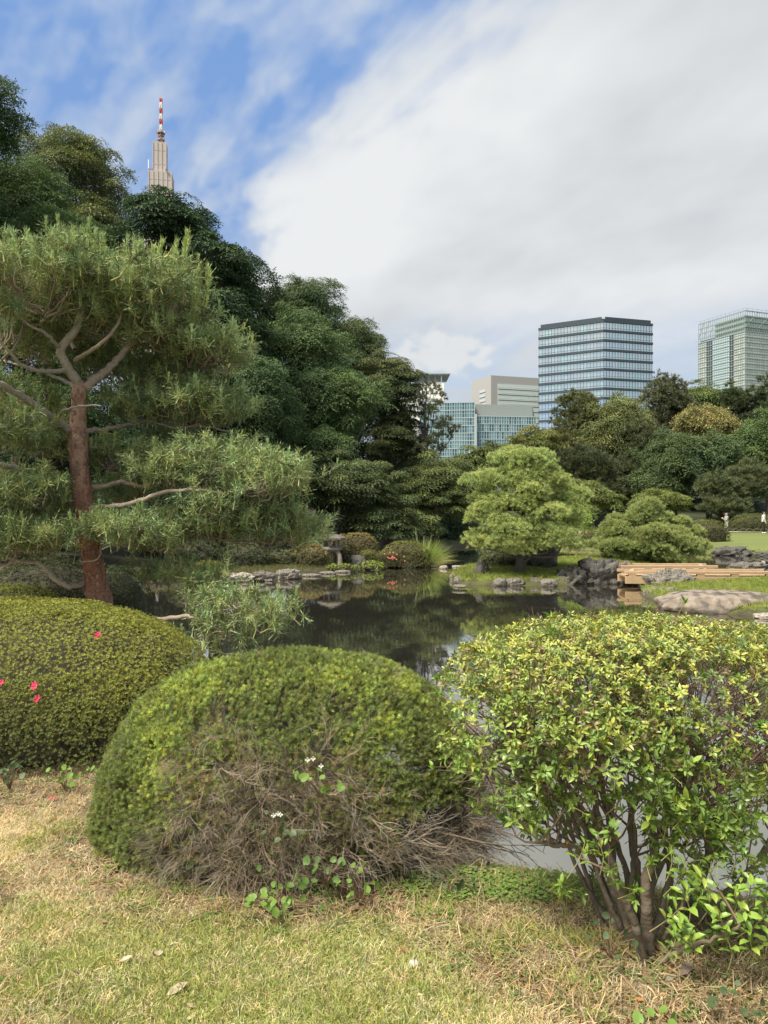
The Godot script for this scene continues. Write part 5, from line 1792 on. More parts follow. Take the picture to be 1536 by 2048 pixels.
func make_city() -> void:
	# banded glass office block
	var f := at(1207, 1024, 300.0); f.y = 0
	var l := at(1078, 1024, 313.7); l.y = 0
	var r := at(1304, 1024, 306.3); r.y = 0
	var o := thing("glass_office_block", "dark banded blue glass office block seen on its corner above the trees", "building", f)
	var L := l - f
	var R := r - f
	var Z := Vector3.ZERO
	var top := 81.4
	block(o, L, Z, R, 0, top - 0.2, Color(0.07, 0.09, 0.10), "core", 0.9)
	var gl := [glass_kind(Color(0.68, 0.76, 0.76)), glass_kind(Color(0.63, 0.72, 0.74)), glass_kind(Color(0.70, 0.78, 0.78)), glass_kind(Color(0.60, 0.78, 0.76), 0.1, 0.75), glass_kind(Color(0.64, 0.73, 0.76), 0.06)]
	var band := Color(0.045, 0.065, 0.085)
	var n := curtain_wall(o, L, Z, top - 1.0, 3.95, 20, 20, gl, band, 0.92, 0.4, 160)
	curtain_wall(o, Z, R, top - 1.0, 3.95, 20, 17, gl, band, 0.92, 0.4, 138)
	var par := MB.new()
	par.box((L + Z) / 2 + Vector3(0, top - 0.35, 0) , Vector3((L - Z).length() - 1.6, 1.3, 0.5), Basis((Z - L).normalized(), up, (Z - L).normalized().cross(up)), band)
	part("parapet", par, M.plain, o)
	var par2 := MB.new()
	par2.box((R + Z) / 2 + Vector3(0, top - 0.35, 0), Vector3((R - Z).length() - 1.6, 1.3, 0.5), Basis((R - Z).normalized(), up, (R - Z).normalized().cross(up)), band)
	part("parapet", par2, M.plain, o)

	# pale green tower at the right border
	f = at(1490, 1024, 330.0); f.y = 0
	l = at(1397, 1024, 354.7); l.y = 0
	r = at(1690, 1024, 352.0); r.y = 0
	o = thing("green_glass_tower", "tall pale green glass tower with open roof frame at the right border", "building", f)
	L = l - f; R = r - f
	top = 92.3
	var pale := [glass_kind(Color(0.52, 0.56, 0.52), 0.3, 0.25), glass_kind(Color(0.60, 0.63, 0.585), 0.3, 0.25), glass_kind(Color(0.48, 0.53, 0.50), 0.25, 0.3)]
	block(o, L, Z, R, 0, top - 8.0, Color(0.25, 0.30, 0.27), "core", 0.8)
	var frame_c := Color(0.25, 0.31, 0.295)
	grid_wall(o, L, Z, top - 9.0, 2.42, 34, 22, pale, frame_c, [[0.20, 0.34, "dark"], [0.34, 0.66, "blue"], [0.66, 0.78, "dark"]])
	grid_wall(o, Z, R, top - 9.0, 2.42, 34, 44, pale, frame_c, [])
	# roof frame: posts, rails and braces open to the sky, screens behind its right half
	for side in 2:
		var a := L if side == 0 else Z
		var b := Z if side == 0 else R
		var d := (b - a)
		var fr := MB.new()
		var nb := 22 if side == 0 else 44
		var turn := Basis(d.normalized(), up, d.normalized().cross(up))
		for i in nb + 1:
			fr.box(a + d * i / nb + up * (top - 4.4), Vector3(0.16, 9.2, 0.16), turn, frame_c)
		for y in [0.2, -2.2, -4.6, -7.0, -9.0]:
			fr.box((a + b) / 2 + up * (top + y), Vector3(d.length(), 0.42, 0.3), turn, frame_c)
		for i in 8:
			var p0 := a + d * (i / 24.0)
			var p1 := a + d * ((i + 1) / 24.0)
			fr.tube(PackedVector3Array([p0 + up * (top - 7.0 + 2.4 * (i % 3)), p1 + up * (top - 4.6 + 2.4 * (i % 3))]), PackedFloat32Array([0.16, 0.16]), 4, frame_c)
		fr.smooth = false
		part("roof_frame", fr, M.plain, o)
		var sc := MB.new()
		var s0 := 0.36 if side == 0 else 0.0
		sc.box(a.lerp(b, (1.0 + s0) / 2) + up * (top - 5.2) - turn.z * 0.6, Vector3(d.length() * (1.0 - s0), 7.2, 0.2), turn, Color(0.42, 0.52, 0.48))
		part("roof_screen", sc, M.glass_dull, o)
		var mast := MB.new()
		for i in nb / 2:
			mast.box(a + d * (i + 0.5) / (nb / 2) + up * (top + 0.9), Vector3(0.08, 1.2, 0.08), turn, frame_c)
		mast.box((a + b) / 2 + up * (top + 1.4), Vector3(d.length(), 0.08, 0.08), turn, frame_c)
		part("roof_railing", mast, M.plain, o)

	# grey concrete block with a banded glass front
	f = at(982, 1024, 400.0); f.y = 0
	l = at(943, 1024, 420.0); l.y = 0
	r = at(1092, 1024, 410.0); r.y = 0
	o = thing("grey_concrete_building", "light grey concrete block with white banded windows left of the glass office block", "building", f)
	L = l - f; R = r - f
	top = 76.4
	block(o, L, Z, R, 0, top, Color(0.36, 0.36, 0.355), "wall")
	var rd := R.normalized()
	var rt := Basis(rd, up, rd.cross(up))
	for i in 13:
		var y := top - 5.5 - i * 3.0
		var wb := MB.new()
		wb.box(R * 0.55 + up * y + rt.z * 0.0, Vector3(R.length() * 0.86, 1.9, 0.5), rt, Color(0.62, 0.72, 0.68))
		part("window_band", wb, M.glass_dull, o)
		var sb := MB.new()
		sb.box(R * 0.55 + up * (y - 1.4), Vector3(R.length() * 0.86, 0.5, 0.9), rt, Color(0.62, 0.63, 0.60))
		for k in 30:
			sb.box(R * (0.125 + 0.85 * k / 29.0) + up * y, Vector3(0.14, 1.9, 0.64), rt, Color(0.52, 0.56, 0.54))
		part("sill_band", sb, M.plain, o)
	var ld := (Z - L).normalized()
	var lt := Basis(ld, up, ld.cross(up))
	for i in 10:
		var wb := MB.new()
		wb.box(L * 0.42 + up * (top - 7.5 - i * 2.6), Vector3(6.4, 1.3, 0.5), lt, Color(0.60, 0.66, 0.66))
		part("window_band", wb, M.glass_dull, o)
	for i in 9:
		var bb := MB.new()
		bb.box(R * 0.975 + up * (top - 9.0 - i * 3.9), Vector3(1.8, 0.7, 1.4), rt, Color(0.30, 0.31, 0.31))
		part("balcony", bb, M.concrete, o)

	# low teal glass building in front
	f = at(953, 1024, 250.0); f.y = 0
	o = thing("teal_glass_building", "low teal glass building with grey roof storey in front of the grey block", "building", f)
	var X := func(px: float, d: float) -> Vector3:
		var q := at(px, 1024, d); q.y = 0
		return q - f
	var teal := [glass_kind(Color(0.12, 0.24, 0.28), 0.08, 0.6), glass_kind(Color(0.20, 0.34, 0.37), 0.08, 0.6), glass_kind(Color(0.30, 0.44, 0.46), 0.1, 0.6), glass_kind(Color(0.08, 0.16, 0.20), 0.08, 0.6)]
	block(o, X.call(840, 252.0), X.call(949, 249.6), X.call(952, 275.0), 0, 39.3, Color(0.10, 0.14, 0.15), "left_wing", 0.6)
	block(o, X.call(951, 250.4), X.call(1072, 253.0), X.call(1076, 280.0), 0, 34.6, Color(0.10, 0.14, 0.15), "right_wing", 0.6)
	block(o, X.call(950, 253.0), X.call(1065, 256.0), X.call(1068, 276.0), 34.6, 38.9, Color(0.30, 0.34, 0.34), "roof_storey")
	grid_wall(o, X.call(840, 252.0), X.call(949, 249.6), 39.2, 2.62, 15, 22, teal, Color(0.40, 0.48, 0.48), [])
	grid_wall(o, X.call(953, 250.4), X.call(1072, 253.0), 34.6, 2.62, 13, 24, teal, Color(0.40, 0.48, 0.48), [])
	var pier := MB.new()
	pier.box(X.call(951, 249.4) + up * 17.5, Vector3(0.8, 35.0, 0.9), Basis(), Color(0.42, 0.47, 0.47))
	part("corner_pier", pier, M.concrete, o)

	# white block behind the spindly pine
	f = at(888, 1024, 380.0); f.y = 0
	o = thing("white_building", "white building with thin flat roof canopy behind the spindly pine", "building", f)
	var W := at(790, 1024, 385.0) - f; W.y = 0
	top = 72.0
	block(o, W, Z, Vector3(1.5, 0, -30), 0, top - 3.5, Color(0.72, 0.72, 0.70), "wall")
	var can := MB.new()
	can.box(W * 0.5 + Vector3(1.5, top + 1.6, -10), Vector3(29, 0.5, 24), Basis(), Color(0.34, 0.38, 0.38))
	part("roof_canopy", can, M.concrete, o)
	var wd := (Z - W).normalized()
	var wt := Basis(wd, up, wd.cross(up))
	for i in 12:
		for k in 10:
			var wb := MB.new()
			wb.box(W * (0.06 + 0.09 * k) + up * (top - 8.0 - i * 4.0), Vector3(1.2, 1.6, 0.3), wt, Color(0.20, 0.23, 0.24))
			part("window", wb, M.glass_dull, o)
	var rf := MB.new()
	for i in 8:
		rf.box(W * (0.05 + 0.125 * i) + Vector3(0, top - 1.0, -1), Vector3(0.4, 5.0, 0.4), Basis(), Color(0.36, 0.40, 0.40))
	part("canopy_posts", rf, M.concrete, o)

	# low roofs just over the trees
	f = at(965, 1024, 190.0); f.y = 0
	o = thing("low_grey_building", "low grey building with white roof vents just above the trees below the teal glass", "building", f)
	block(o, Vector3(-4.6, 0, 0), Vector3(4.4, 0, -0.5), Vector3(5.0, 0, -9), 0, 16.9, Color(0.22, 0.23, 0.24), "wall")
	for q in [[-3.0, 0.9], [1.5, 1.0], [-0.9, 0.6], [3.6, 1.4]]:
		var vb := MB.new()
		vb.tube(PackedVector3Array([Vector3(q[0], 16.9, -1.5), Vector3(q[0], 16.9 + q[1], -1.5)]), PackedFloat32Array([0.42, 0.36]), 10, Color(0.75, 0.75, 0.74))
		part("roof_vent", vb, M.plain, o)
	for q in [-3.4, -1.2, 0.6, 2.4]:
		var wb := MB.new()
		wb.box(Vector3(q, 15.6, 0.02 - (q + 4.6) * 0.055), Vector3(1.1, 1.3, 0.3), Basis(), Color(0.05, 0.06, 0.07))
		part("window", wb, M.glass_dull, o)

	make_tower()

# grid of panes and bars, one mesh for each storey's panes
func grid_wall(o: Node3D, a: Vector3, b: Vector3, top: float, storey: float, count: int, bays: int, glass: Array, bar: Color, strips: Array) -> void:
	var d := b - a
	var l := d.length()
	var turn := Basis(d.normalized(), up, d.normalized().cross(up))
	var w := l / bays
	var dark := glass_kind(Color(0.10, 0.11, 0.13), 0.15, 0.5)
	var blue := glass_kind(Color(0.60, 0.74, 0.78), 0.2, 0.4)
	var bars := MB.new()
	for i in bays + 1:
		bars.box(Vector3(-l / 2 + i * w, 0, 0.05), Vector3(0.17, storey, 0.24), Basis(), bar)
	bars.box(Vector3(0, storey / 2 - 0.14, 0.06), Vector3(l, 0.28, 0.3), Basis(), bar)
	bars.box(Vector3(0, -0.1, 0.02), Vector3(l, 0.10, 0.2), Basis(), bar * 1.1)
	var bm := bars.commit()
	# a few shuffles of panes, one mesh for each glass, reused storey by storey
	var sets := []
	for s in 4:
		var mbs := []
		for g in glass.size() + strips.size(): mbs.push_back(MB.new())
		for i in bays:
			var u := (i + 0.5) / bays
			var g := rng.randi() % glass.size()
			for st in strips.size():
				if u > strips[st][0] and u < strips[st][1]: g = glass.size() + st
			mbs[g].box(Vector3(-l / 2 + (i + 0.5) * w, 0, -0.05), Vector3(w - 0.12, storey - 0.2, 0.08))
		var ms := []
		for m in mbs: ms.push_back(m.commit() if m.v.size() else null)
		sets.push_back(ms)
	for f in count:
		var c := (a + b) / 2 + up * (top - (f + 0.5) * storey)
		place("glazing_bars", bm, M.plain, o).transform = Transform3D(turn, c)
		var ms: Array = sets[rng.randi() % 4]
		for g in ms.size():
			if ms[g] == null: continue
			var m: Material = glass[g] if g < glass.size() else (dark if strips[g - glass.size()][2] == "dark" else blue)
			var wp := place("window_panes", ms[g], m, o)
			wp.transform = Transform3D(turn, c)
			wp.set_meta("kind", "stuff")

func make_tower() -> void:
	var p := at(322, 1024, 424.0); p.y = 0
	var o := thing("stepped_tower", "beige stepped skyscraper with red and white antenna mast behind the left trees", "tower", p)
	var c := Color(0.50, 0.445, 0.42)
	var k := 424.0 / F
	var turn := Basis(up, 0.16)
	var tiers := [[0.0, 120.0, 30.0], [120.0, 160.0, 21.0], [160.0, EYE + 672 * k, 12.6], [EYE + 672 * k, EYE + 734 * k, 7.2]]
	tiers[3][0] = tiers[2][1]
	tiers[3][1] = EYE + 734.0 * k
	for i in 4:
		var t: Array = tiers[i]
		var b := MB.new()
		var h: float = t[1] - t[0]
		var off := Vector3(-0.3 if i == 3 else 0.4, 0, 0)
		b.box(off + up * (t[0] + h / 2), Vector3(t[2], h, t[2]), turn, c)
		var shaft := part("shaft", b, M.concrete, o)
		var n := 3 if i == 3 else 5
		for q in n + 1:
			var rb := MB.new()
			rb.box(off + up * (t[0] + h / 2 - 0.2) + turn * Vector3(-t[2] / 2 + t[2] * q / n, 0, t[2] / 2), Vector3(0.42, h, 0.5), turn, c * 1.08)
			part("pilaster", rb, M.concrete, shaft)
		if i > 1:
			for q in int(h / 8.0):
				var jb := MB.new()
				jb.box(off + up * (t[1] - 5.0 - q * 8.0), Vector3(t[2] + 0.12, 0.28, t[2] + 0.12), turn, c * 0.8)
				part("joint_line", jb, M.concrete, shaft)
	for q in [-5.0, -4.2, -3.0, 4.8, 5.6]:
		var db := MB.new()
		db.box(Vector3(q, tiers[2][1] + 0.6, 6.4), Vector3(0.5, 1.2, 0.5), Basis(), Color(0.16, 0.15, 0.16))
		part("roof_aerial", db, M.metal, o)
	var wb := MB.new()
	wb.box(Vector3(-5.4, tiers[2][1] + 3.4, 5.6), Vector3(0.4, 6.8, 0.4), Basis(), Color(0.75, 0.77, 0.8))
	part("roof_mast", wb, M.metal, o)
	# mast, red and white by turns
	var y0: float = tiers[3][1]
	var red := Color(0.55, 0.10, 0.07)
	var white := Color(0.80, 0.80, 0.80)
	var bands := [[262, 270, red], [250, 262, white], [239, 250, red], [228, 239, white], [217, 228, red], [205, 217, white], [197, 205, red]]
	var base := MB.new()
	for q in 4:
		var d := Vector3(cos(PI / 4 + PI / 2 * q), 0, sin(PI / 4 + PI / 2 * q))
		base.tube(PackedVector3Array([d * 1.5 + up * y0, d * 1.1 + up * (EYE + 762 * k)]), PackedFloat32Array([0.22, 0.2]), 6, Color(0.55, 0.52, 0.5))
	base.tube(PackedVector3Array([up * y0, up * (EYE + 762 * k)]), PackedFloat32Array([0.5, 0.5]), 8, Color(0.6, 0.58, 0.56))
	part("mast_legs", base, M.metal, o)
	for q in [[742.0, 2.0], [750.0, 1.7], [756.0, 2.2]]:
		var pb := MB.new()
		pb.tube(PackedVector3Array([up * (EYE + q[0] * k), up * (EYE + q[0] * k + 0.5)]), PackedFloat32Array([q[1], q[1]]), 12, Color(0.45, 0.26, 0.22))
		part("mast_platform", pb, M.metal, o)
		for s in 7:
			var a: float = TAU * s / 7.0 + q[0]
			var ab := MB.new()
			ab.box(Vector3(cos(a) * q[1], EYE + q[0] * k + 0.9, sin(a) * q[1]), Vector3(0.5, 1.3, 0.35), Basis(up, -a), tone(Color(0.42, 0.36, 0.34), 0.4))
			part("dish_aerial", ab, M.metal, o)
	for q in bands:
		var lo: float = EYE + (1024.0 - q[1]) * k
		var hi: float = EYE + (1024.0 - q[0]) * k
		var lb := MB.new()
		var wd := 1.05 - 0.25 * (lo - y0) / 26.0
		for s in 4:
			var a0 := PI / 4 + PI / 2 * s
			var d0 := Vector3(cos(a0), 0, sin(a0)) * wd
			var d1 := Vector3(cos(a0 + PI / 2), 0, sin(a0 + PI / 2)) * wd
			lb.tube(PackedVector3Array([d0 + up * lo, d0 + up * hi]), PackedFloat32Array([0.17, 0.17]), 5, q[2])
			lb.tube(PackedVector3Array([d0 + up * lo, d1 + up * hi]), PackedFloat32Array([0.1, 0.1]), 4, q[2])
			lb.tube(PackedVector3Array([d0 + up * hi, d1 + up * lo]), PackedFloat32Array([0.1, 0.1]), 4, q[2])
		lb.tube(PackedVector3Array([up * lo, up * hi]), PackedFloat32Array([wd * 0.62, wd * 0.62]), 8, q[2])
		part("mast_band", lb, M.metal, o)

# an egg given by its middle and half sizes in the picture, its distance and half depth
func egg(px: float, py: float, rx: float, ry: float, d: float, deep := 0.0) -> Array:
	var k := d / F
	return [at(px, py, d), Vector3(rx * k, ry * k, deep if deep > 0.0 else (rx + ry) * 0.5 * k)]

func make_forest() -> void:
	var dark := Color(0.071, 0.121, 0.052)
	var darker := Color(0.051, 0.092, 0.047)
	var mid := Color(0.106, 0.165, 0.065)
	var grn := Color(0.121, 0.205, 0.058)
	var olive := Color(0.156, 0.172, 0.055)
	var G := "trees of the wood left of the pond"
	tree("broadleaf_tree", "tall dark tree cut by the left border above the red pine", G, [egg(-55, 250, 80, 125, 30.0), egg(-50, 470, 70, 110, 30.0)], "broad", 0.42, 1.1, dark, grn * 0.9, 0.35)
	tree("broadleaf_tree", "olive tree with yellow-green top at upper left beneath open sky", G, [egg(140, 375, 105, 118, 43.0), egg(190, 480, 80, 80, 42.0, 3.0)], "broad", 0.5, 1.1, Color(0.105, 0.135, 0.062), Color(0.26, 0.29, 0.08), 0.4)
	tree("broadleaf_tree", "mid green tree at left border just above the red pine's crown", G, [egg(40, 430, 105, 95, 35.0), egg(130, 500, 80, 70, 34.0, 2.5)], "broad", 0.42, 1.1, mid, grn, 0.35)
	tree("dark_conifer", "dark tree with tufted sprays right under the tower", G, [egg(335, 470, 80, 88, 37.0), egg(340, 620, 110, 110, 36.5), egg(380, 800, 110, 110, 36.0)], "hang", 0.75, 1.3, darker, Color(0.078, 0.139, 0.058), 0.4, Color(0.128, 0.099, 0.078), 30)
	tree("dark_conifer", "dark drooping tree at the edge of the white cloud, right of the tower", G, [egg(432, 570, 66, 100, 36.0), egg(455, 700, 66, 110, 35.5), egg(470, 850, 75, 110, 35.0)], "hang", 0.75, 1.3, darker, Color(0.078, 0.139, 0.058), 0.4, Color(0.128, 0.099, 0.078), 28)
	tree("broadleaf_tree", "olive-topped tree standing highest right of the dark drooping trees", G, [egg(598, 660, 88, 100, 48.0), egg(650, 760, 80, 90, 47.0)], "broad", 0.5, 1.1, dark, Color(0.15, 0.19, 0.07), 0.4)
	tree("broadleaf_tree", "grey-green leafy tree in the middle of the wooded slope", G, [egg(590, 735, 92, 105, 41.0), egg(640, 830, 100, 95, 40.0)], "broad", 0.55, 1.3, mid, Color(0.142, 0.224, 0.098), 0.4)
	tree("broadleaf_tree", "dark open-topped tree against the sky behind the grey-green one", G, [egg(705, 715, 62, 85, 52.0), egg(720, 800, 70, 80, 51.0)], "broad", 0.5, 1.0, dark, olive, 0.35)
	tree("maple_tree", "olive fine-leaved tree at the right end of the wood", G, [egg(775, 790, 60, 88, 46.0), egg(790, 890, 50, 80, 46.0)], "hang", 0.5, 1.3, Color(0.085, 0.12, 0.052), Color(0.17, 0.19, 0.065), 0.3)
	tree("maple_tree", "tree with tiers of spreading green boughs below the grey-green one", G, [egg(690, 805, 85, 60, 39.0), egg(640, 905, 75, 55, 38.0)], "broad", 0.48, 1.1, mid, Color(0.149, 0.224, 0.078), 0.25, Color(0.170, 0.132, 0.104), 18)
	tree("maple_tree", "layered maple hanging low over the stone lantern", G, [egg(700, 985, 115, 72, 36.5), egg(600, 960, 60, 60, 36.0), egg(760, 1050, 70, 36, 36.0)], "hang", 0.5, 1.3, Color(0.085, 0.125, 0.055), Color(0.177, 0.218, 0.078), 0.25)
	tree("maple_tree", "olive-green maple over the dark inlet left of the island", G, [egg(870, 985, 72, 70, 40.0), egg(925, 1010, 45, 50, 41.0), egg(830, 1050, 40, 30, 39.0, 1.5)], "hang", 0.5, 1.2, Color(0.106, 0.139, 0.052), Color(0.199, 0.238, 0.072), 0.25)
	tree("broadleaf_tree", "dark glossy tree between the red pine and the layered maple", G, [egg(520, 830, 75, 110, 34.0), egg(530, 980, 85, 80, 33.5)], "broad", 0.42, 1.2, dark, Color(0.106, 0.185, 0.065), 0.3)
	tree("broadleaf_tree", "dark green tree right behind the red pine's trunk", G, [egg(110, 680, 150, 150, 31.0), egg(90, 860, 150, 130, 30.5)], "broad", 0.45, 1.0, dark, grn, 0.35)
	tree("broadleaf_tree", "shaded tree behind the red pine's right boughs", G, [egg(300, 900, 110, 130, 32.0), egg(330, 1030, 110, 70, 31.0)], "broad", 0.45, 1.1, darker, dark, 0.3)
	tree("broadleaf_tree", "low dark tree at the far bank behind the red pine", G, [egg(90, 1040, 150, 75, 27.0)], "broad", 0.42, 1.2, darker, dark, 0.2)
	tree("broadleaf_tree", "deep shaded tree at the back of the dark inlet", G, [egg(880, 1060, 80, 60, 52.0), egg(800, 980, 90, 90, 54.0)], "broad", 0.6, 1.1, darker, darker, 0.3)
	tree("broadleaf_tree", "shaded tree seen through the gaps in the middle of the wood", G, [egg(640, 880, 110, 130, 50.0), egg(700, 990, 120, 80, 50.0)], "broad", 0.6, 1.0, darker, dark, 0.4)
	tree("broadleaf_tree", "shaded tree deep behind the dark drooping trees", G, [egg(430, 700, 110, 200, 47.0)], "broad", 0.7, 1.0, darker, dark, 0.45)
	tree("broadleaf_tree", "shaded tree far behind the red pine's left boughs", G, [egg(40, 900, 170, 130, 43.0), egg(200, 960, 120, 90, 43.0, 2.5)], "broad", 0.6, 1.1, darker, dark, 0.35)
	var pine := tree("spindly_pine", "spindly open pine against the white building", "", [egg(853, 812, 34, 62, 45.0), egg(872, 865, 52, 32, 45.0, 1.3), egg(845, 900, 40, 24, 45.0, 1.3)], "pine", 0.62, 0.85, Color(0.106, 0.125, 0.072), Color(0.170, 0.185, 0.091), 0.16, Color(0.156, 0.119, 0.104), 13)
	G = "trees of the wood beyond the far lawn"
	tree("broadleaf_tree", "rounded olive tree at the left end of the far wood", G, [egg(1078, 925, 70, 72, 82.0), egg(1030, 950, 40, 50, 82.0)], "hang", 0.9, 1.2, Color(0.121, 0.145, 0.046), Color(0.241, 0.251, 0.058), 0.4)
	tree("pine_tree", "spiky dark pine before the left side of the glass office block", G, [egg(1158, 838, 46, 56, 86.0), egg(1140, 910, 70, 60, 85.0)], "pine", 1.3, 1.5, Color(0.106, 0.125, 0.055), Color(0.185, 0.198, 0.078), 0.35)
	tree("broadleaf_tree", "light olive tree right of the spiky dark pine", G, [egg(1238, 868, 70, 72, 83.0), egg(1215, 920, 70, 50, 82.0)], "broad", 0.9, 1.2, Color(0.142, 0.172, 0.065), Color(0.270, 0.290, 0.098), 0.4)
	tree("pine_tree", "tall pine at the right foot of the glass office block", G, [egg(1330, 800, 42, 46, 90.0), egg(1345, 850, 50, 50, 90.0)], "pine", 1.3, 1.5, Color(0.121, 0.139, 0.078), Color(0.199, 0.211, 0.111), 0.35)
	tree("pine_tree", "dark pine with crooked limbs in the middle of the far wood", G, [egg(1285, 895, 50, 46, 79.0), egg(1262, 945, 55, 36, 78.5)], "pine", 1.2, 1.6, Color(0.085, 0.106, 0.055), Color(0.177, 0.185, 0.085), 0.35, Color(0.284, 0.224, 0.182))
	tree("broadleaf_tree", "broad dark green dome below the pale green tower", G, [egg(1412, 822, 66, 52, 94.0)], "hang", 1.0, 1.3, Color(0.092, 0.139, 0.046), Color(0.170, 0.224, 0.058), 0.4)
	tree("pine_tree", "small dark pointed conifer right of the broad dome", G, [egg(1468, 812, 24, 42, 90.0), egg(1468, 860, 34, 40, 90.0)], "pine", 1.1, 1.6, Color(0.071, 0.099, 0.049), Color(0.128, 0.158, 0.065), 0.3)
	tree("pine_tree", "dark pine cut by the right border below the pale green tower", G, [egg(1540, 815, 44, 55, 88.0), egg(1520, 870, 44, 40, 88.0)], "pine", 1.2, 1.6, Color(0.071, 0.099, 0.049), Color(0.128, 0.158, 0.065), 0.3)
	tree("flowering_tree", "tree covered with yellow-ochre blossom in the far wood", G, [egg(1420, 862, 54, 46, 81.0), egg(1385, 850, 30, 30, 81.0)], "broad", 0.85, 1.3, Color(0.22, 0.22, 0.09), Color(0.50, 0.43, 0.17), 0.35)
	tree("broadleaf_tree", "rich green tree at the right border of the far wood", G, [egg(1535, 890, 62, 62, 77.0)], "broad", 0.85, 1.3, Color(0.105, 0.165, 0.060), Color(0.19, 0.26, 0.09), 0.35)
	tree("broadleaf_tree", "dark green spreading tree behind the umbrella-shaped tree", G, [egg(1350, 930, 90, 62, 76.0), egg(1430, 930, 50, 60, 76.0), egg(1310, 975, 60, 40, 75.0)], "broad", 0.85, 1.3, Color(0.080, 0.125, 0.052), Color(0.15, 0.205, 0.08), 0.35)
	tree("pine_tree", "shaded pine low in the far wood behind the island pine", G, [egg(1160, 945, 70, 55, 77.0), egg(1220, 990, 60, 40, 76.0)], "pine", 1.2, 1.7, Color(0.071, 0.090, 0.047), Color(0.128, 0.145, 0.065), 0.3)
	tree("cloud_pruned_pine", "grey-green pine pruned into tiers behind the standing people", G, [egg(1440, 978, 42, 36, 70.0), egg(1500, 972, 55, 48, 70.0), egg(1450, 1012, 46, 20, 69.0)], "pine", 1.0, 1.8, Color(0.106, 0.132, 0.065), Color(0.199, 0.218, 0.104), 0.25)
	tree("broadleaf_tree", "shaded tree deep at the back of the far wood", G, [egg(1200, 960, 130, 90, 98.0), egg(1400, 960, 150, 90, 98.0)], "broad", 1.3, 1.0, darker, darker, 0.4)
	tree("broadleaf_tree", "green tree left behind the island pine's crown", G, [egg(950, 950, 60, 52, 62.0), egg(985, 920, 40, 34, 62.0), egg(900, 960, 40, 40, 60.0)], "hang", 0.8, 1.2, Color(0.099, 0.139, 0.047), Color(0.199, 0.238, 0.072), 0.3)
	# planted round the lawn
	tree("pruned_tree", "feathery rounded tree just right of the island pine", "", [egg(1185, 1005, 54, 32, 50.0), egg(1160, 985, 40, 26, 50.0)], "hang", 0.6, 1.6, Color(0.142, 0.178, 0.058), Color(0.241, 0.277, 0.078), 0.15, Color(0.199, 0.145, 0.117), 20)
	tree("umbrella_tree", "umbrella-shaped clipped tree before the dark wood", "", [egg(1318, 1006, 60, 24, 54.0, 2.0)], "hang", 0.55, 2.0, Color(0.128, 0.165, 0.047), Color(0.227, 0.264, 0.065), 0.14, Color(0.170, 0.132, 0.104), 22)
	tree("young_tree", "young light-leaved tree with a stake behind the island pine", "", [egg(1150, 1045, 36, 32, 39.0)], "broad", 0.4, 1.3, Color(0.156, 0.238, 0.058), Color(0.312, 0.422, 0.091), 0.06, Color(0.312, 0.198, 0.130), 14)
	island_pine("garden_pine", "bright yellow-green trained pine on the near end of the island", at(1037, 1143, 24.0), [[1020, 930, 62, 24, 0.0], [1085, 945, 28, 16, 0.3], [1000, 970, 58, 24, 0.3], [1075, 975, 62, 24, 0.0], [1120, 1005, 44, 22, -0.2], [1035, 988, 55, 24, 0.1], [1060, 950, 40, 20, 0.2], [965, 1000, 32, 16, 0.0], [1010, 1020, 70, 24, 0.4], [1095, 1030, 55, 26, 0.5], [1145, 1050, 22, 20, 0.0], [975, 1050, 48, 26, 0.3], [1040, 1065, 60, 22, 0.6], [965, 1085, 30, 18, 0.3], [1010, 1095, 45, 18, 0.6], [1095, 1090, 52, 26, 0.4], [1130, 1095, 28, 22, 0.2], [1060, 1105, 36, 14, 0.5]], [[1034, 1143], [1046, 1100], [1045, 1060], [1042, 1010], [1038, 960], [1030, 925]], 24.0, Color(0.325, 0.40, 0.145), Color(0.51, 0.585, 0.22), 0.19)
	island_pine("garden_pine", "soft green cloud-shaped pine behind the timber footbridge", at(1285, 1135, 29.5), [[1290, 1028, 42, 20, 0.0], [1265, 1048, 40, 18, 0.2], [1320, 1050, 42, 20, 0.2], [1245, 1072, 46, 20, 0.3], [1300, 1075, 55, 22, 0.6], [1350, 1075, 42, 22, 0.2], [1215, 1095, 36, 16, 0.2], [1265, 1100, 55, 20, 0.7], [1330, 1100, 55, 20, 0.6], [1380, 1110, 24, 16, 0.2], [1290, 1122, 50, 16, 0.8], [1345, 1125, 40, 12, 0.5], [1240, 1120, 34, 12, 0.5]], [[1285, 1138], [1295, 1110], [1292, 1080], [1293, 1045], [1290, 1022]], 29.5, Color(0.24, 0.29, 0.105), Color(0.40, 0.46, 0.17), 0.13)

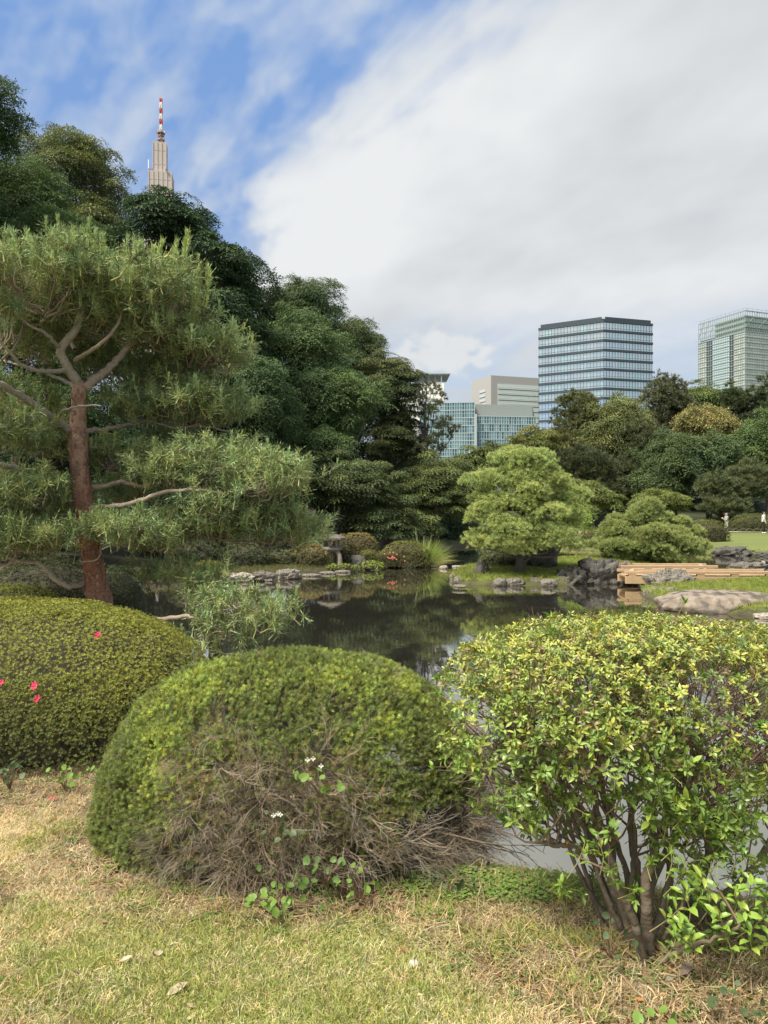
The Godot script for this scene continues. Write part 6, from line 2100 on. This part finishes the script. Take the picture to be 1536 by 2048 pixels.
# a trained pine: pads of needles on level limbs
func island_pine(called: String, label: String, base: Vector3, pads: Array, stem: Array, d: float, tint: Color, tip: Color, r: float) -> void:
	base.y = ground(base.x, base.z) - 0.04
	var o := thing(called, label, "pine tree", base)
	var q := [Vector3.ZERO]
	for s in stem.slice(1): q.push_back(at(s[0], s[1], d) - base)
	var b := MB.new()
	var n := 24
	var pts := bend(q, n, 0.01)
	b.tube(pts, taper(r, r * 0.3, n), 10, Color(0.085, 0.075, 0.065), 0.06, rng)
	part("trunk", b, M.bark, o)
	var xf := [[], []]
	var cols := [[], []]
	for p in pads:
		var c := at(p[0], p[1], d - p[4])
		var k := d / F
		var rr := Vector3(p[2] * k, p[3] * k * 1.0, p[2] * k * 0.85)
		var from := pts[0]
		for s in pts:
			if absf(s.y - (c.y - base.y) + 0.25) < absf(from.y - (c.y - base.y) + 0.25): from = s
		var lb := MB.new()
		var e := c - base - Vector3(0, rr.y * 0.6, 0)
		lb.tube(bend([from, from.lerp(e, 0.5) + Vector3(0, -0.1, 0), e], 7, 0.02), taper(r * 0.36, 0.02, 7), 6, Color(0.11, 0.095, 0.08), 0.06, rng)
		part("branch", lb, M.limb, o)
		var lt := tone(tint, 0.12, 0.05)
		var area := rr.x * rr.z * PI * 2.6
		# ragged clumps rather than one smooth pad
		var blobs := []
		for i in 9:
			var w0 := rv()
			if w0.y < -0.2: w0.y *= -0.6
			blobs.push_back([c + w0 * rr * rng.randf_range(0.5, 1.15), rr * Vector3(0.48, 0.75, 0.48) * rng.randf_range(0.6, 1.25)])
		for i in int(area * 74.0):
			var v := rv()
			if v.y < -0.3: v.y *= -1.0
			var bl: Array = blobs[i % blobs.size()]
			var s: Vector3 = bl[0] + v * bl[1]
			var t := frame((up * 0.8 + v * 0.7 + rv() * 0.5).normalized(), rng.randf() * TAU, rng.randf_range(0.2, 0.38))
			t.origin = s - base
			var w := i % 2
			xf[w].push_back(t)
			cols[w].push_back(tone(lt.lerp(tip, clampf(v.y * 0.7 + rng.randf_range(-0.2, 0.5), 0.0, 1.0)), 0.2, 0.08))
	for w in 2:
		var t: Array[Transform3D] = []
		t.assign(xf[w])
		mass("crown", K["pine_spray%d" % w], M.needle, t, PackedColorArray(cols[w]), o)

func blossom(o: Node3D, p: Vector3, nn: Vector3, s: float, col: Color) -> void:
	var b := MB.new()
	var t := frame(nn, rng.randf() * TAU, 1.0)
	for k in 5:
		var a := TAU * k / 5.0
		var d := (t.basis.x * cos(a) + t.basis.z * sin(a) + t.basis.y * 0.5).normalized()
		b.leaf_fine(p, d, (t.basis.y - d * t.basis.y.dot(d)).normalized(), s, s * 0.8, tone(col, 0.12, 0.05), 0.25)
	part("flower", b, M.petal, o)

func make_domes() -> void:
	# near, left
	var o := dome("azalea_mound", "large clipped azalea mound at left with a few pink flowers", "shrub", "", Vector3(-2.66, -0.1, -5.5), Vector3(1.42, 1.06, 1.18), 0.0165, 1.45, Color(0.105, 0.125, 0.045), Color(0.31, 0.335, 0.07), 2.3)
	for q in [[197, 1271, 5.2], [68, 1370, 4.6], [70, 1397, 4.52], [1, 1366, 4.6]]:
		var p := at(q[0], q[1], q[2])
		# set it on the mound's own surface
		var mid := Vector3(-2.66, -0.1, -5.5)
		var v := (p - Vector3(0, EYE, 0)).normalized()
		var s := 3.0
		while s < 7.0:
			var w := (Vector3(0, EYE, 0) + v * s - mid) / Vector3(1.42, 1.06, 1.18)
			if pow(absf(w.x), 2.3) + pow(absf(w.y), 2.3) + pow(absf(w.z), 2.3) < 1.06: break
			s += 0.01
		p = Vector3(0, EYE, 0) + v * (s - 0.01)
		for k in 2: blossom(o, p + jitter(0.012) - o.position, (-v + up * 0.4 + rv() * 0.3).normalized(), rng.randf_range(0.017, 0.023), Color(0.72, 0.07, 0.16))
	dome("azalea_mound", "smooth clipped mound peeping over the large azalea at the left border", "shrub", "", at(20, 1290, 8.2), Vector3(0.62, 0.68, 0.7), 0.024, 1.0, Color(0.11, 0.13, 0.042), Color(0.24, 0.27, 0.06))
	dome("dark_shrub", "dark shaded clipped mound left of the red pine's trunk", "shrub", "", at(95, 1240, 9.2), Vector3(0.75, 0.78, 0.8), 0.03, 1.0, Color(0.055, 0.065, 0.035), Color(0.075, 0.09, 0.04))
	dome("dark_shrub", "blue-green clipped mound right of the red pine's trunk at the water", "shrub", "", at(225, 1245, 10.0), Vector3(0.52, 0.78, 0.6), 0.03, 1.0, Color(0.06, 0.085, 0.05), Color(0.09, 0.125, 0.06))
	# round the lantern
	var a := Color(0.12, 0.12, 0.05)
	var t := Color(0.28, 0.235, 0.085)
	dome("clipped_azalea", "rounded brown-green azalea touching the lantern's left leg", "shrub", "", at(622, 1128, 28.6), Vector3(0.74, 0.76, 0.7), 0.06, 1.0, a, t)
	dome("clipped_azalea", "upright rounded azalea right behind the stone lantern", "shrub", "", at(685, 1115, 30.2), Vector3(0.56, 0.95, 0.6), 0.06, 1.0, a, t)
	dome("clipped_azalea", "tallest brownish azalea mound behind the stone lantern", "shrub", "", at(715, 1118, 32.0), Vector3(1.0, 1.15, 0.8), 0.06, 1.0, a, t * 1.05)
	dome("clipped_azalea", "brown-green azalea mound left of the stone lantern's roof", "shrub", "", at(618, 1110, 31.0), Vector3(0.75, 0.9, 0.7), 0.06, 1.0, a, t)
	dome("clipped_azalea", "small yellow-green clipped ball right of the pointed rock", "shrub", "", at(737, 1117, 29.6), Vector3(0.38, 0.36, 0.36), 0.05, 1.0, Color(0.12, 0.14, 0.035), Color(0.25, 0.27, 0.06))
	var pk := dome("clipped_azalea", "small clipped azalea with a cluster of coral flowers", "shrub", "", at(773, 1120, 29.4), Vector3(0.46, 0.40, 0.4), 0.05, 1.0, Color(0.10, 0.115, 0.035), Color(0.20, 0.20, 0.055))
	for k in 17:
		var far := k > 14
		var p := at(784 + rng.randfn() * 5.0 + (18 if far else 0), 1112 + rng.randfn() * 4.5 + (11 if far else 0), 28.85)
		blossom(pk, p - pk.position, Vector3(rng.randf_range(-0.4, 0.4), 0.6, 1).normalized(), 0.033, Color(0.72, 0.19, 0.19))
	dome("clipped_azalea", "largest low azalea mound beside the tall grass clump", "shrub", "", at(811, 1124, 30.6), Vector3(1.06, 0.86, 0.8), 0.06, 1.0, Color(0.095, 0.115, 0.036), Color(0.20, 0.205, 0.055))
	dome("clipped_azalea", "small yellow-green flat-topped bush on the left bank above the slab rock", "shrub", "", at(417, 1142, 25.6), Vector3(0.55, 0.36, 0.5), 0.05, 1.0, Color(0.10, 0.115, 0.03), Color(0.24, 0.22, 0.045))
	dome("ground_shrub", "low bright ground cover below the stone lantern", "shrub", "", at(684, 1137, 28.2), Vector3(0.7, 0.17, 0.25), 0.06, 1.0, Color(0.16, 0.22, 0.05), Color(0.30, 0.38, 0.08))
	dome("ground_shrub", "low bright leafy clump at the waterline left of the coral flowers", "shrub", "", at(745, 1135, 28.9), Vector3(0.42, 0.24, 0.3), 0.07, 1.0, Color(0.17, 0.24, 0.045), Color(0.30, 0.38, 0.07))
	dome("bank_shrub", "loose dark shrub on the bank left of the lantern under the pine boughs", "shrub", "", at(560, 1130, 28.5), Vector3(0.8, 0.6, 0.7), 0.12, 1.0, Color(0.075, 0.09, 0.04), Color(0.12, 0.14, 0.06))
	dome("bank_shrub", "loose shaded shrub on the left bank behind the layered rock", "shrub", "", at(490, 1130, 27.5), Vector3(1.1, 0.8, 0.7), 0.09, 1.0, Color(0.055, 0.075, 0.032), Color(0.09, 0.12, 0.05))
	dome("bank_shrub", "shaded shrub at the left bank behind the small flat-topped bush", "shrub", "", at(390, 1125, 27.5), Vector3(1.1, 0.9, 0.7), 0.09, 1.0, Color(0.05, 0.07, 0.032), Color(0.08, 0.11, 0.045))
	# far lawn
	var g := Color(0.085, 0.10, 0.038)
	var gt := Color(0.18, 0.21, 0.06)
	var y := func(px: float, d: float) -> Vector3:
		var p := at(px, 1024, d)
		p.y = ground(p.x, p.z)
		return p
	dome("lawn_mound", "large oblong clipped mound left of the phone-raising person", "shrub", "", y.call(1410, 47.5) + Vector3(0, 0.1, 0), Vector3(1.45, 1.25, 1.1), 0.08, 1.0, g, gt, 3.0)
	dome("lawn_mound", "clipped mound half hidden behind the cloud-shaped pine", "shrub", "", y.call(1345, 53.0), Vector3(1.0, 1.3, 1.0), 0.09, 1.0, g, gt)
	dome("lawn_mound", "large clipped mound between the two standing people", "shrub", "", y.call(1505, 67.0) + Vector3(0, 0.1, 0), Vector3(2.3, 1.55, 1.5), 0.10, 1.0, g, gt * 0.8)
	dome("lawn_mound", "clipped mound right behind the phone-raising person", "shrub", "", y.call(1450, 70.0) + Vector3(0, 0.1, 0), Vector3(1.9, 1.5, 1.4), 0.10, 1.0, g, gt * 0.8)
	dome("lawn_mound", "low dark mound at the wood's foot left of the phone-raising person", "shrub", "", y.call(1420, 72.0), Vector3(1.6, 1.2, 1.2), 0.10, 1.0, g * 0.8, gt * 0.6)
	dome("lawn_mound", "clipped mound cut by the right border behind the people", "shrub", "", y.call(1560, 66.0), Vector3(2.0, 1.6, 1.4), 0.10, 1.0, g, gt * 0.8)
	dome("lawn_mound", "reddish-brown clipped mound between the island pine and the cloud pine", "shrub", "", y.call(1212, 51.0), Vector3(0.75, 1.15, 0.8), 0.08, 1.0, Color(0.13, 0.10, 0.05), Color(0.20, 0.14, 0.07))
	dome("lawn_mound", "olive clipped mound at the lawn's edge right of the young staked tree", "shrub", "", y.call(1192, 46.5), Vector3(1.15, 1.0, 0.9), 0.08, 1.0, Color(0.10, 0.11, 0.035), Color(0.21, 0.21, 0.055))
	dome("lawn_mound", "small leafy bush at the water left of the cloud-shaped pine", "shrub", "", y.call(1192, 36.0) + Vector3(0, 0.1, 0), Vector3(0.62, 0.5, 0.5), 0.09, 1.0, Color(0.10, 0.15, 0.045), Color(0.18, 0.24, 0.07))
	dome("island_shrub", "low dark shrub under the island pine's left boughs", "shrub", "", at(1000, 1125, 25.5), Vector3(0.75, 0.42, 0.6), 0.07, 1.0, Color(0.07, 0.095, 0.036), Color(0.13, 0.165, 0.055))

func make_reeds() -> void:
	var p := at(846, 1128, 31.0)
	p.y = ground(p.x, p.z)
	var o := thing("tall_grass_clump", "tall arching pampas-like grass clump beside the largest low azalea", "ornamental grass", p)
	o.scale = Vector3.ONE * 1.3
	var b := MB.new()
	for i in 1500:
		var a := rng.randf() * TAU
		var lean := rng.randf_range(0.1, 1.05)
		var h := rng.randf_range(0.6, 1.15)
		var root := Vector3(cos(a), 0, sin(a)) * rng.randf() * 0.35
		var d := Vector3(cos(a) * lean, 1.0, sin(a) * lean).normalized()
		var s := d.cross(Vector3(0, 0, 1)).normalized() * 0.008
		var q := root
		var pts := [q]
		for k in 4:
			q += d * h / 4.0
			d = (d + Vector3(cos(a), -0.6, sin(a)) * lean * 0.42).normalized()
			pts.push_back(q)
		var col := tone(Color(0.28, 0.37, 0.10).lerp(Color(0.48, 0.42, 0.22), smoothstep(0.5, 0.8, lean) * rng.randf()), 0.2, 0.08)
		for k in 4:
			var w0 := 1.0 - k * 0.22
			var w1 := 1.0 - (k + 1) * 0.22
			b.quad(pts[k] - s * w0, pts[k + 1] - s * w1, pts[k + 1] + s * w1, pts[k] + s * w0, col)
	tag(part("blades", b, M.grass, o), "", "", "", "stuff")
	for i in 5:
		var sb := MB.new()
		var a := rng.randf_range(-0.9, 0.9)
		var e := Vector3(sin(a) * 0.6, rng.randf_range(1.15, 1.45), rng.randf_range(-0.2, 0.2))
		sb.tube(bend([Vector3(0, 0.3, 0), e * 0.7, e, e + Vector3(sin(a) * 0.14, -0.05, 0)], 8, 0.005), taper(0.006, 0.004, 8), 4, Color(0.36, 0.38, 0.2))
		part("stem", sb, M.twig, o)

func make_turf() -> void:
	var xf := [[], [], []]
	var cols := [[], [], []]
	var lx: Array[Transform3D] = []
	var lc := PackedColorArray()
	var wx: Array[Transform3D] = []
	var wc := PackedColorArray()
	var n := 0
	while n < 84000:
		n += 1
		var z := -1.7 - 6.5 * pow(rng.randf(), 1.5)
		var half := -z * 0.56 + 0.25
		var x := rng.randf_range(-half - 0.5, half + 1.1)
		var s := shore(x, z)
		if s < 0.12: continue
		var t := turf(x, z)
		var y := ground(x, z)
		var u := rng.randf()
		if u < t.z * 0.8:
			if rng.randf() < 0.30:
				var q := frame((up + rv() * 0.25).normalized(), rng.randf() * TAU, rng.randf_range(0.7, 1.5))
				q.origin = Vector3(x, y + 0.004, z)
				lx.push_back(q); lc.push_back(tone(Color(0.27, 0.195, 0.115).lerp(Color(0.52, 0.43, 0.27), rng.randf() * rng.randf()), 0.35, 0.12))
			elif rng.randf() < 0.10:
				var q := frame(up, rng.randf() * TAU, rng.randf_range(0.022, 0.04))
				q.origin = Vector3(x, y, z)
				wx.push_back(q); wc.push_back(tone(Color(0.13, 0.21, 0.05), 0.3, 0.1))
			continue
		var w := rng.randi() % 2
		var green := rng.randf() < t.y * 0.52 + 0.09
		if green and rng.randf() < 0.25: w = 2
		var q := frame((up + rv() * 0.2).normalized(), rng.randf() * TAU, rng.randf_range(0.75, 1.3))
		q.origin = Vector3(x, y - 0.002, z)
		xf[w].push_back(q)
		var c := Color(0.33, 0.39, 0.12).lerp(Color(0.50, 0.50, 0.17), rng.randf() * rng.randf()) if green else Color(0.80, 0.68, 0.45).lerp(Color(0.60, 0.48, 0.28), rng.randf())
		cols[w].push_back(tone(c, 0.22, 0.1))
	# fresh yellow-green clumps
	for q in [[415, 1850], [290, 1790], [275, 1660], [120, 1665], [400, 1700], [345, 1945], [1240, 1880], [1010, 1880], [1090, 1870], [1130, 1660], [880, 1820], [60, 1690], [95, 1850], [680, 2020], [950, 1890], [1140, 1880], [405, 2010], [30, 2000], [1150, 1960], [540, 1730]]:
		var d: float = EYE * F / (q[1] - 1024.0)
		var c := at(q[0], q[1], d)
		for k in 26:
			var p := c + Vector3(rng.randfn() * 0.06, 0, rng.randfn() * 0.05)
			if shore(p.x, p.z) < 0.15: continue
			var t := frame((up + rv() * 0.12).normalized(), rng.randf() * TAU, rng.randf_range(0.8, 1.25))
			t.origin = Vector3(p.x, ground(p.x, p.z) - 0.003, p.z)
			xf[2].push_back(t)
			cols[2].push_back(tone(Color(0.42, 0.46, 0.14), 0.25, 0.1))
	for w in 3:
		var t: Array[Transform3D] = []
		t.assign(xf[w])
		mass("grass", K["blade%d" % w], M.grass, t, PackedColorArray(cols[w]), self)
	mass("leaf_litter", K.litter, M.grass, lx, lc, self)
	# weeds thicken along the foot of the mound and the bank
	for i in 2400:
		var x := rng.randf_range(-1.3, 1.0)
		var z := -3.15 - 0.6 * rng.randf() - 0.18 * x * x + 0.12 * rng.randfn()
		if x > 0.25: z = rng.randf_range(-4.2, -3.0)
		if shore(x, z) < 0.15 or nz.get_noise_2d(x * 4.0, z * 4.0) < -0.12: continue
		var q := frame(up, rng.randf() * TAU, rng.randf_range(0.022, 0.055))
		q.origin = Vector3(x, ground(x, z), z)
		wx.push_back(q); wc.push_back(tone(Color(0.15, 0.24, 0.055), 0.3, 0.1))
	mass("weeds", K.weed, M.grass, wx, wc, self)
	# longer grass over the island and the point, and along the far water's edge
	var gx: Array[Transform3D] = []
	var gc := PackedColorArray()
	for i in 26000:
		var x := rng.randf_range(1.8, 17.0)
		var z := rng.randf_range(-33.0, -15.5)
		var s := shore(x, z)
		if s < 0.12: continue
		var t := frame((up + rv() * 0.2).normalized(), rng.randf() * TAU, rng.randf_range(1.6, 3.2) * (1.35 if s < 0.8 else 1.0))
		t.origin = Vector3(x, ground(x, z) - 0.01, z)
		gx.push_back(t)
		gc.push_back(tone(Color(0.20, 0.27, 0.055).lerp(Color(0.33, 0.36, 0.10), rng.randf()), 0.25, 0.1))
	for i in 5000:
		var x := rng.randf_range(9.0, 30.0)
		var z := rng.randf_range(-48.0, -36.0)
		var s := shore(x, z)
		if s < 0.05 or s > 1.2: continue
		var t := frame((up + rv() * 0.25).normalized(), rng.randf() * TAU, rng.randf_range(2.0, 5.0))
		t.origin = Vector3(x, ground(x, z) - 0.01, z)
		gx.push_back(t)
		gc.push_back(tone(Color(0.20, 0.25, 0.06).lerp(Color(0.36, 0.35, 0.14), rng.randf()), 0.25, 0.1))
	for i in 9000:
		var x := rng.randf_range(-10.0, 3.0)
		var z := rng.randf_range(-34.0, -22.0)
		var s := shore(x, z)
		if s < 0.06 or s > 2.6: continue
		var t := frame((up + rv() * 0.3).normalized(), rng.randf() * TAU, rng.randf_range(1.4, 4.0))
		t.origin = Vector3(x, ground(x, z) - 0.01, z)
		gx.push_back(t)
		gc.push_back(tone(Color(0.10, 0.12, 0.045).lerp(Color(0.20, 0.20, 0.085), rng.randf()), 0.3, 0.1))
	mass("bank_grass", K.blade2, M.grass, gx, gc, self)

func make_floor_plants() -> void:
	var mats := []
	for c in [Color(0.10, 0.17, 0.045), Color(0.15, 0.25, 0.05), Color(0.075, 0.115, 0.05)]:
		var m := leaf_mat(0.5, 0.4, 0.4)
		m.albedo_color = c.linear_to_srgb()
		mats.push_back(m)
	var spots := [
		[575, 1745, 3.02, "heart-leaved weed at the left foot of the middle mound", 0, 4], [655, 1725, 3.0, "heart-leaved weed creeping in front of the mound's lowest twigs", 0, 6], [720, 1745, 2.98, "bright heart-leaved weed left of the stone under the mound", 1, 6],
		[900, 1770, 3.15, "heart-leaved weed below the mound's right foot", 2, 5], [560, 1785, 2.95, "bright heart-leaved weed in front of the mound's foot on the grass", 1, 5], [640, 1545, 3.0, "white-flowered heart-leaved plant growing out through the mound's right face", 1, 4],
		[540, 1790, 2.9, "low heart-leaved weed at the mound's front edge", 1, 4], [400, 1690, 3.2, "shaded heart-leaved weed by the mound's left foot", 2, 5], [940, 1730, 3.4, "heart-leaved weed at the bank's edge right of the mound", 2, 5],
		[555, 1640, 3.02, "heart-leaved plant among the bare twigs with white flowers", 2, 4], [130, 1545, 4.2, "heart-leaved weed at the foot of the left azalea mound", 1, 6], [20, 1530, 4.2, "heart-leaved weed at the left border below the azalea", 2, 6], [200, 1530, 4.2, "small heart-leaved weed at the azalea mound's right foot", 1, 4],
		[1480, 1985, 2.3, "small dark-leaved weed on the litter at lower right", 2, 5], [1220, 1850, 2.6, "round-leaved sprout at the left foot of the leggy shrub", 2, 4], [1340, 2030, 2.25, "small pale sprout in the grass at lower right", 1, 3],
	]
	for s in spots:
		var p := at(s[0], s[1], s[2])
		var low := ground(p.x, p.z)
		var o := thing("heartleaf_plant", s[3], "weed", Vector3(p.x, low if p.y < low + 0.16 else p.y - 0.10, p.z))
		var rise := maxf(p.y - o.position.y, 0.03)
		for k in s[5] * 2 + 4:
			var a: float = 2.4 * k + rng.randf() * 0.8
			var e := Vector3(cos(a) * rng.randf_range(0.02, 0.12), rise * rng.randf_range(0.45, 1.1) + 0.012, sin(a) * 0.07 + 0.04)
			var sb := MB.new()
			sb.tube(bend([Vector3(0, 0, 0), e * Vector3(0.4, 0.7, 0.4), e], 4, 0.002), taper(0.002, 0.0014, 4), 4, Color(0.20, 0.14, 0.09))
			var stalk := part("stalk", sb, M.twig, o)
			var face := (Vector3(cos(a) * 0.5, 0.65, 0.5) + rv() * 0.55).normalized()
			var t := frame(face, a, rng.randf_range(0.018, 0.038))
			t.origin = e
			place("leaf", K["heart%d" % (k % 2)], mats[s[4]], stalk).transform = t
		if "white" in s[3]:
			for k in 3:
				var q := Vector3(rng.randf_range(-0.06, 0.08), rise + rng.randf_range(0.02, 0.09), 0.07)
				var b := MB.new()
				for j in 4:
					var a := PI / 2 * j
					var d := Vector3(cos(a), sin(a), 0.35).normalized()
					b.leaf_fine(q, d, Vector3(0, 0.2, 1), 0.012, 0.008, Color(0.80, 0.80, 0.74), 0.1)
				part("flower", b, M.petal, o)
	# fallen leaves and bits that can be picked out on the grass
	var dead := [
		[250, 1926, 0.05, "pale curled dead leaf on bare grass at lower left", Color(0.55, 0.47, 0.36)], [318, 1912, 0.075, "long pale dead leaf right of the curled one at lower left", Color(0.50, 0.42, 0.32)], [352, 1985, 0.082, "longest curled dry leaf near the bottom at left of middle", Color(0.50, 0.41, 0.31)],
		[383, 2015, 0.04, "small split dry leaf below the longest one", Color(0.45, 0.36, 0.26)], [708, 1820, 0.075, "thin tan leaf on the grass below the middle mound", Color(0.46, 0.34, 0.21)], [810, 1902, 0.045, "reddish-brown dead leaf on the lawn at lower middle", Color(0.36, 0.20, 0.11)],
		[1276, 2003, 0.045, "orange-brown dead leaf at lower right", Color(0.44, 0.20, 0.08)], [1318, 1905, 0.06, "upright tan leaf at the foot of the leggy shrub", Color(0.50, 0.33, 0.20)], [1370, 1950, 0.085, "large grey-brown lobed leaf on the litter under the shrub", Color(0.26, 0.21, 0.17)],
		[1340, 1965, 0.05, "grey-green dead leaf beside the large lobed one", Color(0.27, 0.26, 0.19)], [380, 2038, 0.035, "small beige leaf at the very bottom of the lawn", Color(0.55, 0.46, 0.34)], [105, 1600, 0.05, "fallen red petal on the grass by the left azalea", Color(0.60, 0.06, 0.10)],
		[60, 1712, 0.05, "flat brown leaf at the left of the lawn", Color(0.42, 0.30, 0.19)], [190, 1735, 0.05, "tan leaf on the lawn left of the middle mound", Color(0.52, 0.40, 0.26)], [765, 2025, 0.03, "yellow-green leaf at the bottom middle of the lawn", Color(0.40, 0.42, 0.10)], [205, 1850, 0.05, "dull leaf on the dark patch at left of the lawn", Color(0.30, 0.22, 0.15)]]
	for s in dead:
		var d: float = (EYE - 0.01) * F / (s[1] - 1024.0)
		var p := at(s[0], s[1], d)
		var b := MB.new()
		var dir := Vector3(rng.randf_range(-1, 1), 0.05, rng.randf_range(-0.5, 0.5)).normalized()
		if s[2] > 0.08: dir = Vector3(0.8, 0.05, -0.6).normalized()
		b.leaf_fine(-dir * s[2] * 0.5, dir, Vector3(0.1, 1, 0.2).normalized(), s[2], s[2] * 0.42, s[4], -0.18)
		var l := part("dead_leaf", b, M.grass, self, Vector3(p.x, ground(p.x, p.z) + 0.014, p.z))
		tag(l, s[3], "fallen leaf")
	var pebble := stone_mesh(Vector3(0.035, 0.025, 0.03), 0.1, Color(0.55, 0.52, 0.45), 0.5, 14)
	var q := at(828, 1930, EYE * F / 906.0)
	tag(part("pebble", pebble, M.stone, self, Vector3(q.x, ground(q.x, q.z) + 0.008, q.z)), "small white pebble on the lawn at lower middle", "pebble")
	# dry stick at lower left
	var sb := MB.new()
	var s0 := at(112, 2025, 2.34); var s1 := at(130, 1962, 2.5)
	sb.tube(bend([Vector3(0, 0.012, 0), Vector3(s1.x - s0.x, 0.03, s1.z - s0.z)], 6, 0.004), taper(0.003, 0.0015, 6), 5, Color(0.42, 0.35, 0.26))
	tag(part("dry_stick", sb, M.twig, self, Vector3(s0.x, ground(s0.x, s0.z), s0.z)), "thin dry stick lying on the lawn at lower left", "stick")
	# stake of the young tree
	var yb := MB.new()
	var yp := at(1150, 1024, 38.6); yp.y = ground(yp.x, yp.z)
	yb.tube(PackedVector3Array([Vector3(-0.25, -0.1, 0), Vector3(0.05, 1.0, 0)]), PackedFloat32Array([0.035, 0.03]), 7, Color(0.42, 0.27, 0.16))
	yb.tube(PackedVector3Array([Vector3(0.3, -0.1, 0), Vector3(0.0, 1.0, 0.02)]), PackedFloat32Array([0.035, 0.03]), 7, Color(0.42, 0.27, 0.16))
	tag(part("tree_stake", yb, M.plain, self, yp), "pair of brown wooden stakes propping the young tree", "stake")

func _ready() -> void:
	rng.seed = 20240612
	nz.seed = 3; nz.frequency = 0.12; nz.fractal_octaves = 3
	nz2.seed = 8; nz2.frequency = 0.12; nz2.fractal_octaves = 4; nz2.noise_type = FastNoiseLite.TYPE_SIMPLEX
	make_sky()
	make_materials()
	make_field()
	make_ground()
	make_city()
	make_kit()
	make_forest()
	make_domes()
	make_rocks()
	make_bridge()
	make_lantern()
	make_reeds()
	make_hoops()
	make_people()
	make_red_pine()
	make_mound()
	make_open_shrub()
	make_turf()
	make_floor_plants()
